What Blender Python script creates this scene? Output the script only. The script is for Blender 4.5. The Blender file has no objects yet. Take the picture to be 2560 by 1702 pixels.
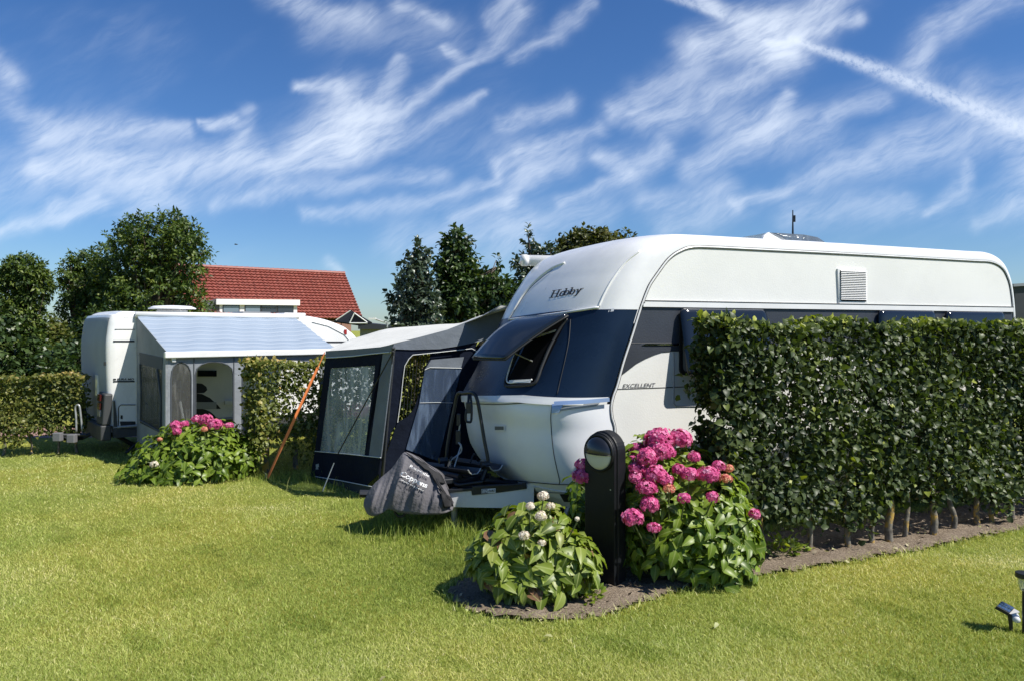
import bpy, bmesh, math, random
import numpy as np
from mathutils import Vector, Matrix
random.seed(7); RNG = np.random.default_rng(11)
sc = bpy.context.scene
C = sc.collection
# ---------------------------------------------------------------- camera
F, CX, HZ, H = 1850.0, 1280.0, 825.0, 1.8        # focal (photo px), centre, horizon row, eye height
cam = bpy.data.objects.new('camera', bpy.data.cameras.new('camera')); C.objects.link(cam)
cam.data.sensor_width = 36; cam.data.lens = F/2560*36
cam.data.shift_y = -(851-HZ)/2560
cam.location = (0, 0, H); cam.rotation_euler = (math.radians(90), 0, 0)
cam.data.clip_end = 3000; sc.camera = cam
# ---------------------------------------------------------------- light
SUN_EL, SUN_AZ = math.radians(52), math.radians(-25)     # azimuth measured from +X towards +Y
sv = Vector((math.cos(SUN_EL)*math.cos(SUN_AZ), math.cos(SUN_EL)*math.sin(SUN_AZ), math.sin(SUN_EL)))
sun = bpy.data.objects.new('sun', bpy.data.lights.new('sun', 'SUN')); C.objects.link(sun)
sun.data.energy = 4.8; sun.data.angle = math.radians(0.5); sun.data.color = (1, .955, .88)
sun.rotation_euler = sv.to_track_quat('Z', 'Y').to_euler()
sc.view_settings.view_transform = 'Standard'; sc.view_settings.look = 'None'
sc.view_settings.exposure = 0.50; sc.view_settings.gamma = 1
sc.cycles.max_bounces = 8; sc.cycles.transparent_max_bounces = 16
sc.cycles.caustics_reflective = False; sc.cycles.caustics_refractive = False
# ---------------------------------------------------------------- node helper
class NG:
    def __init__(s, nt): s.nt = nt
    def n(s, typ, **kw):
        o = s.nt.nodes.new(typ)
        for k, v in kw.items(): setattr(o, k, v)
        return o
    def put(s, sock, v):
        if hasattr(v, 'links') or isinstance(v, bpy.types.NodeSocket): s.nt.links.new(v, sock)
        else: sock.default_value = v
    def m(s, op, a, b=None, c=None, clamp=False):
        o = s.n('ShaderNodeMath', operation=op, use_clamp=clamp); s.put(o.inputs[0], a)
        if b is not None: s.put(o.inputs[1], b)
        if c is not None: s.put(o.inputs[2], c)
        return o.outputs[0]
    def v(s, op, a, b=None, sc_=None):
        o = s.n('ShaderNodeVectorMath', operation=op); s.put(o.inputs[0], a)
        if b is not None: s.put(o.inputs[1], b)
        if sc_ is not None: s.put(o.inputs['Scale'], sc_)
        return o.outputs['Value'] if op in ('DOT_PRODUCT', 'DISTANCE', 'LENGTH') else o.outputs[0]
    def noise(s, vec, scale, detail=4, rough=.55, dist=0.0, col=False):
        o = s.n('ShaderNodeTexNoise'); s.put(o.inputs['Vector'], vec); o.inputs['Scale'].default_value = scale
        o.inputs['Detail'].default_value = detail; o.inputs['Roughness'].default_value = rough; o.inputs['Distortion'].default_value = dist
        return o.outputs['Color' if col else 'Fac']
    def ramp(s, fac, stops, interp='LINEAR'):
        o = s.n('ShaderNodeValToRGB'); s.put(o.inputs[0], fac); cr = o.color_ramp; cr.interpolation = interp
        while len(cr.elements) < len(stops): cr.elements.new(.5)
        for e, (p, c) in zip(cr.elements, stops):
            e.position = p; e.color = (*c, 1) if len(c) == 3 else c
        return o.outputs[0]
    def mix(s, fac, a, b, mode='MIX'):
        o = s.n('ShaderNodeMix', data_type='RGBA', blend_type=mode)
        s.put(o.inputs[0], fac)
        s.put(o.inputs[6], (*a, 1) if isinstance(a, tuple) and len(a) == 3 else a)
        s.put(o.inputs[7], (*b, 1) if isinstance(b, tuple) and len(b) == 3 else b)
        return o.outputs[2]
    def smooth(s, x, a, b):
        o = s.n('ShaderNodeMapRange', interpolation_type='SMOOTHSTEP'); s.put(o.inputs[0], x)
        o.inputs[1].default_value = a; o.inputs[2].default_value = b
        return o.outputs[0]
# ---------------------------------------------------------------- world: Nishita sky with cirrus
W_ = bpy.data.worlds.new('World'); sc.world = W_; W_.use_nodes = True
W_.node_tree.nodes.clear(); g = NG(W_.node_tree)
SKY_STRENGTH = 0.083
sky = g.n('ShaderNodeTexSky', sky_type='NISHITA'); sky.sun_disc = False
sky.sun_elevation = SUN_EL; sky.sun_rotation = math.atan2(sv.x, sv.y)
sky.air_density = 1.0; sky.dust_density = .3; sky.ozone_density = 2.2; sky.altitude = 0
hs = g.n('ShaderNodeHueSaturation'); hs.inputs['Saturation'].default_value = 1.18; hs.inputs['Value'].default_value = 1.0
g.put(hs.inputs['Color'], sky.outputs[0]); skyc = g.mix(1.0, hs.outputs[0], (.60, .76, 1.0), 'MULTIPLY')
tc = g.n('ShaderNodeTexCoord').outputs['Generated']
sp = g.n('ShaderNodeSeparateXYZ'); g.put(sp.inputs[0], tc)
yy = g.m('MAXIMUM', sp.outputs[1], .04)
pu = g.m('MULTIPLY', g.m('DIVIDE', sp.outputs[0], yy), 18.5)
pv = g.m('MULTIPLY', g.m('DIVIDE', sp.outputs[2], yy), 18.5)
cb = g.n('ShaderNodeCombineXYZ'); g.put(cb.inputs[0], pu); g.put(cb.inputs[1], pv); P0 = cb.outputs[0]    # sky plane, unit = 100 photo px
w1 = g.v('SCALE', g.v('SUBTRACT', g.noise(P0, .42, 3, .55, 0, True), (.5, .5, .5)), sc_=.95)
w2 = g.v('SCALE', g.v('SUBTRACT', g.noise(P0, 1.9, 3, .5, 0, True), (.5, .5, .5)), sc_=.26)
P1 = g.v('MULTIPLY', g.v('ADD', P0, g.v('ADD', w1, w2)), (1, 1, 0))
P2 = g.v('MULTIPLY', g.v('ADD', P0, g.v('SCALE', w2, sc_=.3)), (1, 1, 0))
def T(x, y): return ((x-CX)/100, (HZ-y)/100, 0)
LAST = [None]
def stroke(P, pts, stg=1.0):
    out = None
    for (a, b) in zip(pts[:-1], pts[1:]):
        A, B = Vector(T(a[0], a[1])), Vector(T(b[0], b[1])); BA = B-A; L2 = max(BA.dot(BA), 1e-4)
        last = LAST[0]            # feeding the last value in (times nothing) makes the strokes evaluate one after another
        Pq = P if last is None else g.v('ADD', P, g.m('MULTIPLY', last, 1e-6))
        pa = g.v('SUBTRACT', Pq, tuple(A))
        h = g.m('MULTIPLY', g.v('DOT_PRODUCT', pa, tuple(BA)), 1/L2, clamp=True)
        bh = g.v('SCALE', tuple(BA), sc_=h)
        d = g.v('DISTANCE', pa, bh)
        w = g.m('MULTIPLY_ADD', h, (b[2]-a[2])/90, a[2]/90)
        q = g.m('DIVIDE', d, w)
        e = g.m('EXPONENT', g.m('MULTIPLY', g.m('MULTIPLY', q, q), -1.0))
        e = g.m('MULTIPLY', e, stg); out = e if out is None else g.m('MAXIMUM', out, e); LAST[0] = out
    return out
CL = [None]                       # summed as we go, so that few values are alive at once
def st(stg, *pts):
    e = stroke(P1, pts, stg); CL[0] = e if CL[0] is None else g.m('ADD', CL[0], e); LAST[0] = CL[0]
st(.85, (743,206,10),(841,215,32),(868,260,60),(841,336,60),(705,412,42),(543,396,40),(347,412,34),(100,418,30))
st(.5, (1009,152,14),(950,282,45),(820,352,50))
st(.55, (1300,40,26),(1167,157,14),(1031,255,20),(900,330,50))
st(.5, (1112,98,9),(1150,140,12))
st(.45, (1210,244,8),(1085,304,20),(922,369,30),(780,428,22))
st(.62, (119,325,40),(217,336,45),(461,320,18))
st(.8, (499,304,8),(586,291,15))
st(.4, (620,265,16),(600,350,30))
st(.5, (-60,120,30),(30,190,24)); st(.35, (0,250,30),(100,300,30))
st(.55, (-100,590,22),(0,570,20),(260,520,14))
st(.45, (130,520,20),(230,500,10)); st(.4, (217,472,26),(380,461,26)); st(.4, (326,505,34),(450,494,30))
st(.42, (1242,401,15),(1248,450,13),(1058,515,20),(760,543,14))
st(.38, (543,510,14),(814,477,20),(1100,440,22))
st(.5, (660,-30,26),(780,10,26),(922,38,26)); st(.45, (1004,16,22),(1101,43,14)); st(.45, (1221,43,20),(1290,-10,26)); st(.22, (780,60,40),(1120,90,50))
st(.42, (1280,500,18),(1139,543,20)); st(.30, (1300,597,50),(1000,602,46))
st(.4, (820,660,16),(860,680,10))
st(.95, (1730,-20,14),(1806,33,24),(1920,85,56),(1958,120,50)); st(.85, (1741,119,34),(1880,90,56),(2040,33,48),(2130,-30,40))
st(.6, (1920,108,14),(2159,49,14))
st(.62, (1958,136,40),(1850,217,30),(1660,282,36),(1540,271,26)); st(.45, (1605,228,30),(1741,179,40))
st(.6, (1741,407,32),(1931,325,50),(1970,250,18)); st(.38, (1795,304,30),(2060,345,50))
st(.52, (1850,515,12),(2094,434,32),(2311,347,56),(2480,300,60),(2700,270,60))
st(.42, (2419,401,15),(2392,477,24),(2311,532,12)); st(.5, (2520,-30,40),(2450,25,34),(2338,81,34),(2284,163,34))
st(.42, (1280,136,18),(1380,90,16),(1475,10,18)); st(.5, (1250,320,16),(1416,255,20)); st(.45, (1310,385,24),(1500,320,18))
st(.42, (1280,425,40),(1420,400,30)); st(.4, (1270,500,22),(1340,430,26))
st(.55, (1486,385,18),(1562,434,36),(1660,369,26)); st(.4, (1400,505,14),(1560,440,16))
st(.42, (1605,515,30),(1822,477,26)); st(.36, (1660,570,30),(1850,520,30)); st(.34, (1970,545,34),(2260,515,34)); st(.3, (1280,570,50),(1500,530,40))
st(.3, (2080,300,16),(2200,250,20)); st(.3, (2440,560,20),(2560,520,20)); st(.25, (2440,230,40),(2600,420,50)); st(.2, (0,470,60),(700,470,40))
cl = CL[0]
# fibres: noise stretched along the wind
def rot(P, ang, sx, sy, off=0):
    o = g.n('ShaderNodeMapping', vector_type='TEXTURE'); g.put(o.inputs[0], P); o.inputs['Rotation'].default_value = (0, 0, ang)
    o.inputs['Scale'].default_value = (sx, sy, 1); o.inputs['Location'].default_value = (off, off, 0); return o.outputs[0]
PF = g.v('MULTIPLY', g.v('ADD', P0, g.v('SCALE', w1, sc_=.9)), (1, 1, 0))
fib = g.noise(rot(PF, math.radians(22), 2.4, .55), 1.4, 6, .5, .2)
fib2 = g.noise(rot(PF, math.radians(50), 1.9, .55, 4), 1.3, 5, .55, .2)
fib3 = g.noise(rot(PF, math.radians(30), 2.6, .5, 9), 4.5, 5, .65, .1)
fib = g.m('ADD', g.m('MULTIPLY', fib, .42), g.m('MULTIPLY_ADD', fib2, .26, g.m('MULTIPLY', fib3, .32)))
fb = g.smooth(fib, .32, .66)
cl = g.m('MULTIPLY', cl, g.m('MULTIPLY_ADD', fb, .95, .30))
veil = g.m('MULTIPLY', g.smooth(g.noise(rot(P0, math.radians(20), 3.5, 1.2), .35, 4, .5, .3), .48, .85), g.m('MULTIPLY_ADD', fb, .50, .10))
cl = g.m('ADD', cl, veil)
tr = g.m('ADD', stroke(P2, [(1600,-40,9),(1700,0,9),(1806,41,9)], .6), stroke(P2, [(1975,98,7),(2202,178,15),(2560,322,20),(3000,500,26)], .95))
trn = g.smooth(g.noise(P0, 5.5, 5, .65), .28, .6)
cl = g.m('ADD', cl, g.m('MULTIPLY', tr, g.m('MULTIPLY_ADD', trn, .75, .25)))
cl = g.m('SUBTRACT', 1.0, g.m('EXPONENT', g.m('MULTIPLY', cl, -.95)))
cl = g.m('MULTIPLY', cl, g.smooth(sp.outputs[1], .02, .3))
skycl = g.mix(g.m('MULTIPLY', cl, .95), skyc, (8.0, 8.8, 10.0))
bgn = g.n('ShaderNodeBackground'); g.put(bgn.inputs[0], skycl); bgn.inputs[1].default_value = SKY_STRENGTH
ow = g.n('ShaderNodeOutputWorld'); g.put(ow.inputs[0], bgn.outputs[0])
W_.cycles.sampling_method = 'MANUAL'; W_.cycles.sample_map_resolution = 256
# ---------------------------------------------------------------- materials
MC = {}
def pm(name, col, rough=.5, metal=0.0, bump=None, var=None, spec=.5, coat=0.0, alpha=None, trans=None):
    if name in MC: return MC[name]
    m_ = bpy.data.materials.new(name); m_.use_nodes = True; nt = m_.node_tree; b = nt.nodes['Principled BSDF']; q = NG(nt)
    b.inputs['Base Color'].default_value = (*col, 1); b.inputs['Roughness'].default_value = rough; b.inputs['Metallic'].default_value = metal
    b.inputs['Specular IOR Level'].default_value = spec; b.inputs['Coat Weight'].default_value = coat
    oc = q.n('ShaderNodeTexCoord').outputs['Object']
    if var:
        sca, amt = var; nz = q.noise(oc, sca, 6, .62)
        c = q.mix(q.smooth(nz, .3, .7), tuple(x*(1-amt) for x in col), tuple(min(1, x*(1+amt*.6)) for x in col)); q.put(b.inputs['Base Color'], c)
        q.put(b.inputs['Roughness'], q.m('MULTIPLY_ADD', nz, .25, rough-.1))
    if bump:
        sca, st_, d = bump; bn = q.n('ShaderNodeBump'); bn.inputs['Strength'].default_value = st_; bn.inputs['Distance'].default_value = d
        q.put(bn.inputs['Height'], q.noise(oc, sca, 3, .6)); q.put(b.inputs['Normal'], bn.outputs[0])
    if alpha is not None: b.inputs['Alpha'].default_value = alpha
    if trans is not None: b.inputs['Transmission Weight'].default_value = trans
    MC[name] = m_; return m_
def leafmat(name, cols, rough=.45, trans=.3, tcol=(1.25, 1.35, .35), patch=None, spec=.5, vein=0):
    m_ = bpy.data.materials.new(name); m_.use_nodes = True; nt = m_.node_tree; b = nt.nodes['Principled BSDF']; q = NG(nt)
    a = q.n('ShaderNodeAttribute', attribute_name='rnd').outputs['Fac']
    c = q.ramp(a, [(i/(len(cols)-1), x) for i, x in enumerate(cols)])
    if vein:
        vn = q.n('ShaderNodeAttribute', attribute_name='vein').outputs['Fac']; c = q.mix(q.m('MULTIPLY', q.smooth(vn, .80, 1.0), vein), c, (.42, .46, .16))
    if patch:
        pz = q.noise(q.n('ShaderNodeTexCoord').outputs['Object'], patch[0], 4, .6)
        c = q.mix(q.smooth(pz, .35, .68), c, q.mix(1.0, c, patch[1], 'MULTIPLY'))
    q.put(b.inputs['Base Color'], c); b.inputs['Roughness'].default_value = rough; b.inputs['Specular IOR Level'].default_value = spec
    t = q.n('ShaderNodeBsdfTranslucent'); q.put(t.inputs[0], q.mix(1.0, c, tcol, 'MULTIPLY'))
    mx = q.n('ShaderNodeMixShader'); mx.inputs[0].default_value = trans
    q.put(mx.inputs[1], b.outputs[0]); q.put(mx.inputs[2], t.outputs[0]); q.put(nt.nodes['Material Output'].inputs[0], mx.outputs[0])
    MC[name] = m_; return m_
def clearmat(name, tint, haze, rough=.15, hcol=(.6, .65, .7), wr=14.0):
    """limp clear plastic: mostly see-through, streaked haze, glossy wrinkles"""
    m_ = bpy.data.materials.new(name); m_.use_nodes = True; nt = m_.node_tree; b = nt.nodes['Principled BSDF']; q = NG(nt)
    b.inputs['Base Color'].default_value = (*hcol, 1); b.inputs['Roughness'].default_value = rough; b.inputs['Specular IOR Level'].default_value = .8
    oc = q.n('ShaderNodeTexCoord').outputs['Object']
    mp = q.n('ShaderNodeMapping'); q.put(mp.inputs[0], oc); mp.inputs['Scale'].default_value = (1, 1, .18)
    nz = q.noise(mp.outputs[0], wr, 4, .6, .8)
    bn = q.n('ShaderNodeBump'); bn.inputs['Strength'].default_value = .7; bn.inputs['Distance'].default_value = .02; q.put(bn.inputs['Height'], nz); q.put(b.inputs['Normal'], bn.outputs[0])
    tr = q.n('ShaderNodeBsdfTransparent'); tr.inputs[0].default_value = (*tint, 1)
    mx = q.n('ShaderNodeMixShader'); q.put(mx.inputs[0], q.m('MULTIPLY_ADD', q.smooth(nz, .42, .75), haze[1], haze[0]))
    q.put(mx.inputs[1], tr.outputs[0]); q.put(mx.inputs[2], b.outputs[0]); q.put(nt.nodes['Material Output'].inputs[0], mx.outputs[0])
    MC[name] = m_; return m_
WHITE = pm('white_gelcoat', (.77, .77, .755), .28, coat=.3, var=(2.5, .07))
HAMMER = pm('hammered_aluminium_white', (.76, .76, .725), .42, bump=(75, .32, .004), var=(1.2, .05))
HAMMER_D = pm('hammered_aluminium_dark', (.040, .046, .058), .42, bump=(75, .4, .004), var=(1.5, .1))
SILVER = pm('silver_gelcoat', (.82, .83, .85), .34, metal=.0, coat=.2, var=(2, .05))
NAVY = pm('navy_gelcoat', (.009, .020, .044), .26, spec=.22, var=(3, .1))
SEAM = pm('dark_rubber_seam', (.03, .032, .035), .6)
RUB = pm('black_rubber', (.015, .016, .018), .6)
BLK = pm('black_coated_metal', (.018, .02, .024), .38, var=(8, .2))
CHROME = pm('chrome', (.62, .66, .72), .12, metal=1)
GALV = pm('galvanised_steel', (.42, .43, .43), .45, metal=.6, var=(20, .2))
ACRY = pm('dark_acrylic', (.010, .015, .024), .10, spec=.45)
DARK = pm('dark_interior', (.006, .006, .008), .95, spec=.05)
# ---------------------------------------------------------------- mesh helpers
def mobj(name, verts, faces, mat, parent=None, smooth=False):
    me = bpy.data.meshes.new(name); me.from_pydata([tuple(v) for v in verts], [], faces); me.update()
    o = bpy.data.objects.new(name, me); C.objects.link(o)
    if mat: me.materials.append(mat)
    if smooth: me.shade_smooth()
    if parent: attach(o, parent)
    return o
def attach(o, parent):
    """keep the world position: every thing is an Empty with a plain location, every mesh sits at identity"""
    o.parent = parent
    if parent.type == 'EMPTY': o.matrix_parent_inverse = Matrix.Translation(-Vector(parent.location))
def thing(name, label, cat, loc=(0, 0, 0), group=None):
    o = bpy.data.objects.new(name, None); C.objects.link(o); o.location = loc; o.empty_display_size = .2
    o['label'] = label; o['category'] = cat
    if group: o['group'] = group
    bpy.context.view_layer.update(); return o
def tag(o, label=None, cat=None, group=None, kind=None):
    for k, v in (('label', label), ('category', cat), ('group', group), ('kind', kind)):
        if v: o[k] = v
    return o
class MB:
    def __init__(s): s.v = []; s.f = []
    def add(s, vs, fs):
        k = len(s.v); s.v += [tuple(x) for x in vs]; s.f += [tuple(i+k for i in f) for f in fs]; return s
    def box(s, c, sz, rz=0, ax=None):
        ex, ey, ez = ax or (Vector((math.cos(rz), math.sin(rz), 0)), Vector((-math.sin(rz), math.cos(rz), 0)), Vector((0, 0, 1)))
        c = Vector(c); vs = [c+ex*(i*sz[0]/2)+ey*(j*sz[1]/2)+ez*(k*sz[2]/2) for k in (-1, 1) for j in (-1, 1) for i in (-1, 1)]
        return s.add(vs, [(0, 2, 3, 1), (4, 5, 7, 6), (0, 1, 5, 4), (2, 6, 7, 3), (0, 4, 6, 2), (1, 3, 7, 5)])
    def tube(s, pts, r, n=10, cap=True):
        pts = [Vector(p) for p in pts]; rr = r if hasattr(r, '__len__') else [r]*len(pts)
        vs = []; up = Vector((0, 0, 1)); prev = None
        for i, p in enumerate(pts):
            d = (pts[min(i+1, len(pts)-1)]-pts[max(i-1, 0)]).normalized()
            if prev is None:
                a = d.cross(up)
                if a.length < .05: a = d.cross(Vector((1, 0, 0)))
            else: a = prev - d*prev.dot(d)
            a.normalize(); prev = a; b = d.cross(a)
            vs += [p+(a*math.cos(2*math.pi*k/n)+b*math.sin(2*math.pi*k/n))*rr[i] for k in range(n)]
        fs = [(i*n+k, i*n+(k+1) % n, (i+1)*n+(k+1) % n, (i+1)*n+k) for i in range(len(pts)-1) for k in range(n)]
        if cap: fs += [tuple(range(n))[::-1], tuple((len(pts)-1)*n+k for k in range(n))]
        return s.add(vs, fs)
    def plate(s, pts, nrm, th):
        """closed slab: polygon pts and the same shifted back by th"""
        n = len(pts); nrm = Vector(nrm).normalized(); fr = [Vector(p) for p in pts]; bk = [p-nrm*th for p in fr]
        return s.add(fr+bk, [tuple(range(n)), tuple(range(2*n-1, n-1, -1))]+[(i, n+i, n+(i+1) % n, (i+1) % n) for i in range(n)])
    def grid(s, G, closed=False):
        r, c = len(G), len(G[0]); vs = [p for row in G for p in row]
        fs = [(i*c+j, i*c+(j+1) % c, (i+1)*c+(j+1) % c, (i+1)*c+j) for i in range(r-1) for j in range(c if closed else c-1)]
        return s.add(vs, fs)
    def disc(s, c, nrm, r, n=24, r2=None):
        c = Vector(c); nrm = Vector(nrm).normalized(); a = nrm.cross(Vector((0, 0, 1)))
        if a.length < .05: a = nrm.cross(Vector((1, 0, 0)))
        a.normalize(); b = nrm.cross(a)
        return s.add([c+a*r*math.cos(t*2*math.pi/n)+b*(r2 or r)*math.sin(t*2*math.pi/n) for t in range(n)], [tuple(range(n))])
    def build(s, name, mat, parent=None, smooth=False, bev=0, auto=None):
        o = mobj(name, s.v, s.f, mat, parent, smooth)
        if auto:
            o.data.shade_smooth()
            m_ = o.modifiers.new('e', 'EDGE_SPLIT'); m_.split_angle = math.radians(auto)
        if bev:
            m_ = o.modifiers.new('b', 'BEVEL'); m_.width = bev; m_.segments = 2; m_.limit_method = 'ANGLE'
        return o
def P(px, py, Y): return Vector(((px-CX)/F*Y, Y, H-(py-HZ)/F*Y))
def G(px, py, z=0.0):
    Y = F*(H-z)/(py-HZ); return Vector(((px-CX)/F*Y, Y, z))
def planehit(px, py, O, n):
    d = Vector(((px-CX)/F, 1, -(py-HZ)/F)); t = (Vector(O)-Vector((0, 0, H))).dot(n)/d.dot(n); return Vector((0, 0, H))+d*t
def cr(pts, k=6):
    """Catmull-Rom through points"""
    P_ = [Vector(p) for p in pts]; out = []
    for i in range(len(P_)-1):
        a, b, c, d = P_[max(i-1, 0)], P_[i], P_[i+1], P_[min(i+2, len(P_)-1)]
        for j in range(k):
            t = j/k; out.append(.5*((2*b)+(c-a)*t+(2*a-5*b+4*c-d)*t*t+(3*b-a-3*c+d)*t**3))
    out.append(P_[-1]); return out
# ---- leaves
TL = np.array([(0, 0, 0), (-.29, .3, .11), (0, .3, .02), (.29, .3, .11), (-.23, .66, .05), (0, .66, -.04), (.23, .66, .05), (0, 1, -.22)], float)
TF = np.array([(0, 2, 1), (0, 3, 2), (1, 2, 5), (1, 5, 4), (2, 3, 6), (2, 6, 5), (4, 5, 7), (5, 6, 7)])
SL = np.array([(0, 0, 0), (-.28, .45, .08), (.28, .45, .08), (0, 1, -.12)], float); SF = np.array([(0, 2, 1), (1, 2, 3)])
def unit(a): return a/np.maximum(np.linalg.norm(a, axis=1, keepdims=True), 1e-9)
def leaves(name, pos, dirs, nrm, size, mat, parent=None, simple=False, rnd=None, wid=1.0, curl=None):
    Tv, Tf = (SL, SF) if simple else (TL, TF)
    N = len(pos); dirs = unit(dirs); x = unit(np.cross(dirs, nrm)); z = np.cross(x, dirs)
    size = np.broadcast_to(size, (N,)); s_ = size[:, None, None]; cu = 1.0 if curl is None else np.asarray(curl)[:, None, None]
    V = pos[:, None, :]+s_*(x[:, None, :]*Tv[None, :, 0:1]*wid+dirs[:, None, :]*Tv[None, :, 1:2]+z[:, None, :]*Tv[None, :, 2:3]*cu)
    k = len(Tv); V = V.reshape(-1, 3); Fc = (Tf[None]+(np.arange(N)*k)[:, None, None]).reshape(-1, 3)
    r = RNG.random(N) if rnd is None else rnd
    o = fastmesh(name, V, Fc, mat, parent, np.repeat(r, k))
    if not simple:
        at_ = o.data.attributes.new('vein', 'FLOAT', 'POINT'); at_.data.foreach_set('value', np.tile(np.array([1, 0, 1, 0, 0, 1, 0, 1], np.float32), N))
    return o
def fastmesh(name, V, Fc, mat, parent=None, attr=None, smooth=False):
    me = bpy.data.meshes.new(name); nv, nf = len(V), len(Fc); k = Fc.shape[1]
    me.vertices.add(nv); me.vertices.foreach_set('co', np.ascontiguousarray(V, dtype=np.float32).ravel())
    me.loops.add(nf*k); me.loops.foreach_set('vertex_index', np.ascontiguousarray(Fc, dtype=np.int32).ravel())
    me.polygons.add(nf); me.polygons.foreach_set('loop_start', (np.arange(nf)*k).astype(np.int32)); me.polygons.foreach_set('loop_total', np.full(nf, k, np.int32))
    me.update(calc_edges=True)
    if attr is not None:
        a = me.attributes.new('rnd', 'FLOAT', 'POINT'); a.data.foreach_set('value', np.clip(attr, 0, 1).astype(np.float32))
    me.materials.append(mat)
    if smooth: me.shade_smooth()
    o = bpy.data.objects.new(name, me); C.objects.link(o)
    if parent: attach(o, parent)
    return o
def rv(n): return unit(RNG.normal(size=(n, 3)))
def inpoly(x, y, poly):
    c = np.zeros(x.shape, bool); n = len(poly)
    for i in range(n):
        x1, y1 = poly[i][:2]; x2, y2 = poly[(i+1) % n][:2]
        if y1 == y2: continue
        k = ((y1 > y) != (y2 > y)) & (x < (x2-x1)*(y-y1)/(y2-y1)+x1); c ^= k
    return c
# ---- lettering
def text_mesh(name, s, fn, mat, parent, size=1.0, shear=0.0, bold=0.0, depth=0):
    """word drawn in a flat 2-D frame; fn maps (x 0..1 of its width, y 0..1 of cap height) to 3-D"""
    cu = bpy.data.curves.new('t', 'FONT'); cu.body = s; cu.size = 1; cu.shear = shear; cu.offset = bold; cu.resolution_u = 3
    o = bpy.data.objects.new('t', cu); C.objects.link(o); bpy.context.view_layer.update()
    me = bpy.data.meshes.new_from_object(o.evaluated_get(bpy.context.evaluated_depsgraph_get())); bpy.data.objects.remove(o)
    bm = bmesh.new(); bm.from_mesh(me); xs = [v.co.x for v in bm.verts]; x0, x1 = min(xs), max(xs)
    bmesh.ops.triangulate(bm, faces=bm.faces[:])
    for v in bm.verts: v.co = fn((v.co.x-x0)/(x1-x0), v.co.y/.72)
    bm.to_mesh(me); bm.free(); me.materials.clear(); me.materials.append(mat)
    ob = bpy.data.objects.new(name, me); C.objects.link(ob); attach(ob, parent); return ob
# ================================================================ SETTING
def structure(o): o['kind'] = 'structure'; return o
m_ = bpy.data.materials.new('lawn_ground'); m_.use_nodes = True; q = NG(m_.node_tree); b = m_.node_tree.nodes['Principled BSDF']
oc = q.n('ShaderNodeTexCoord').outputs['Object']
n1 = q.noise(oc, .55, 5, .6); n2 = q.noise(oc, 34, 6, .7); n3 = q.noise(oc, 160, 3, .7)
c = q.ramp(q.m('ADD', q.m('MULTIPLY', n2, .6), q.m('MULTIPLY', n3, .4)), [(.3, (.10, .13, .02)), (.5, (.22, .26, .05)), (.7, (.38, .40, .13))])
c = q.mix(q.smooth(n1, .4, .62), c, q.mix(1.0, c, (1.25, 1.05, .9), 'MULTIPLY')); q.put(b.inputs['Base Color'], c)
b.inputs['Roughness'].default_value = .9; b.inputs['Specular IOR Level'].default_value = .1
bn = q.n('ShaderNodeBump'); bn.inputs['Strength'].default_value = .9; bn.inputs['Distance'].default_value = .02; q.put(bn.inputs['Height'], n3); q.put(b.inputs['Normal'], bn.outputs[0])
structure(mobj('ground', [(-1500, -300, 0), (1500, -300, 0), (1500, 1500, 0), (-1500, 1500, 0)], [(0, 1, 2, 3)], m_))
# soil bed
SOILPX = [(1112,1478),(1122,1500),(1150,1522),(1205,1543),(1270,1553),(1330,1558),(1400,1556),(1470,1550),(1540,1538),(1600,1518),(1660,1496),(1730,1478),(1800,1470),(1860,1456),(1930,1442),(2010,1428),(2110,1411),(2210,1394),(2320,1376),(2440,1350),(2600,1320),(2800,1290),
          (2800,1226),(2600,1240),(2420,1262),(2250,1285),(2050,1312),(1880,1335),(1700,1362),(1500,1385),(1350,1405),(1230,1430),(1150,1452)]
SOIL = [G(x, y) for x, y in SOILPX]
SP = [(p.x, p.y) for p in cr(SOIL+[SOIL[0]], 5)][:-1]
m_ = bpy.data.materials.new('soil'); m_.use_nodes = True; q = NG(m_.node_tree); b = m_.node_tree.nodes['Principled BSDF']
oc = q.n('ShaderNodeTexCoord').outputs['Object']; n1 = q.noise(oc, 3.2, 6, .65); n2 = q.noise(oc, 55, 5, .75)
q.put(b.inputs['Base Color'], q.mix(q.smooth(n1, .3, .7), q.ramp(n2, [(.3, (.10, .072, .05)), (.7, (.34, .27, .20))]), q.ramp(n2, [(.3, (.14, .105, .075)), (.7, (.47, .385, .29))])))
b.inputs['Roughness'].default_value = .95; b.inputs['Specular IOR Level'].default_value = .1
bn = q.n('ShaderNodeBump'); bn.inputs['Strength'].default_value = 1; bn.inputs['Distance'].default_value = .03; q.put(bn.inputs['Height'], n2); q.put(b.inputs['Normal'], bn.outputs[0])
xs = np.arange(-1.2, 8.2, .045); ys = np.arange(4.2, 9.2, .045)
gx, gy = np.meshgrid(xs, ys); ins = inpoly(gx, gy, SP)
def bumpy(x, y): return (np.sin(x*9.1+y*4.2)+np.sin(x*5.3-y*11.7)+np.sin(x*23+y*17)*.6+np.sin(x*31-y*27)*.5)
gz = .012+.006*bumpy(gx, gy)+RNG.random(gx.shape)*.020
nxx = len(xs); idx = np.arange(gx.size).reshape(gx.shape)
cells = ins[:-1, :-1] & ins[1:, :-1] & ins[:-1, 1:] & ins[1:, 1:]
Fq = np.stack([idx[:-1, :-1][cells], idx[:-1, 1:][cells], idx[1:, 1:][cells], idx[1:, :-1][cells]], 1)
structure(fastmesh('soil', np.stack([gx.ravel(), gy.ravel(), gz.ravel()], 1), Fq, m_))
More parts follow.
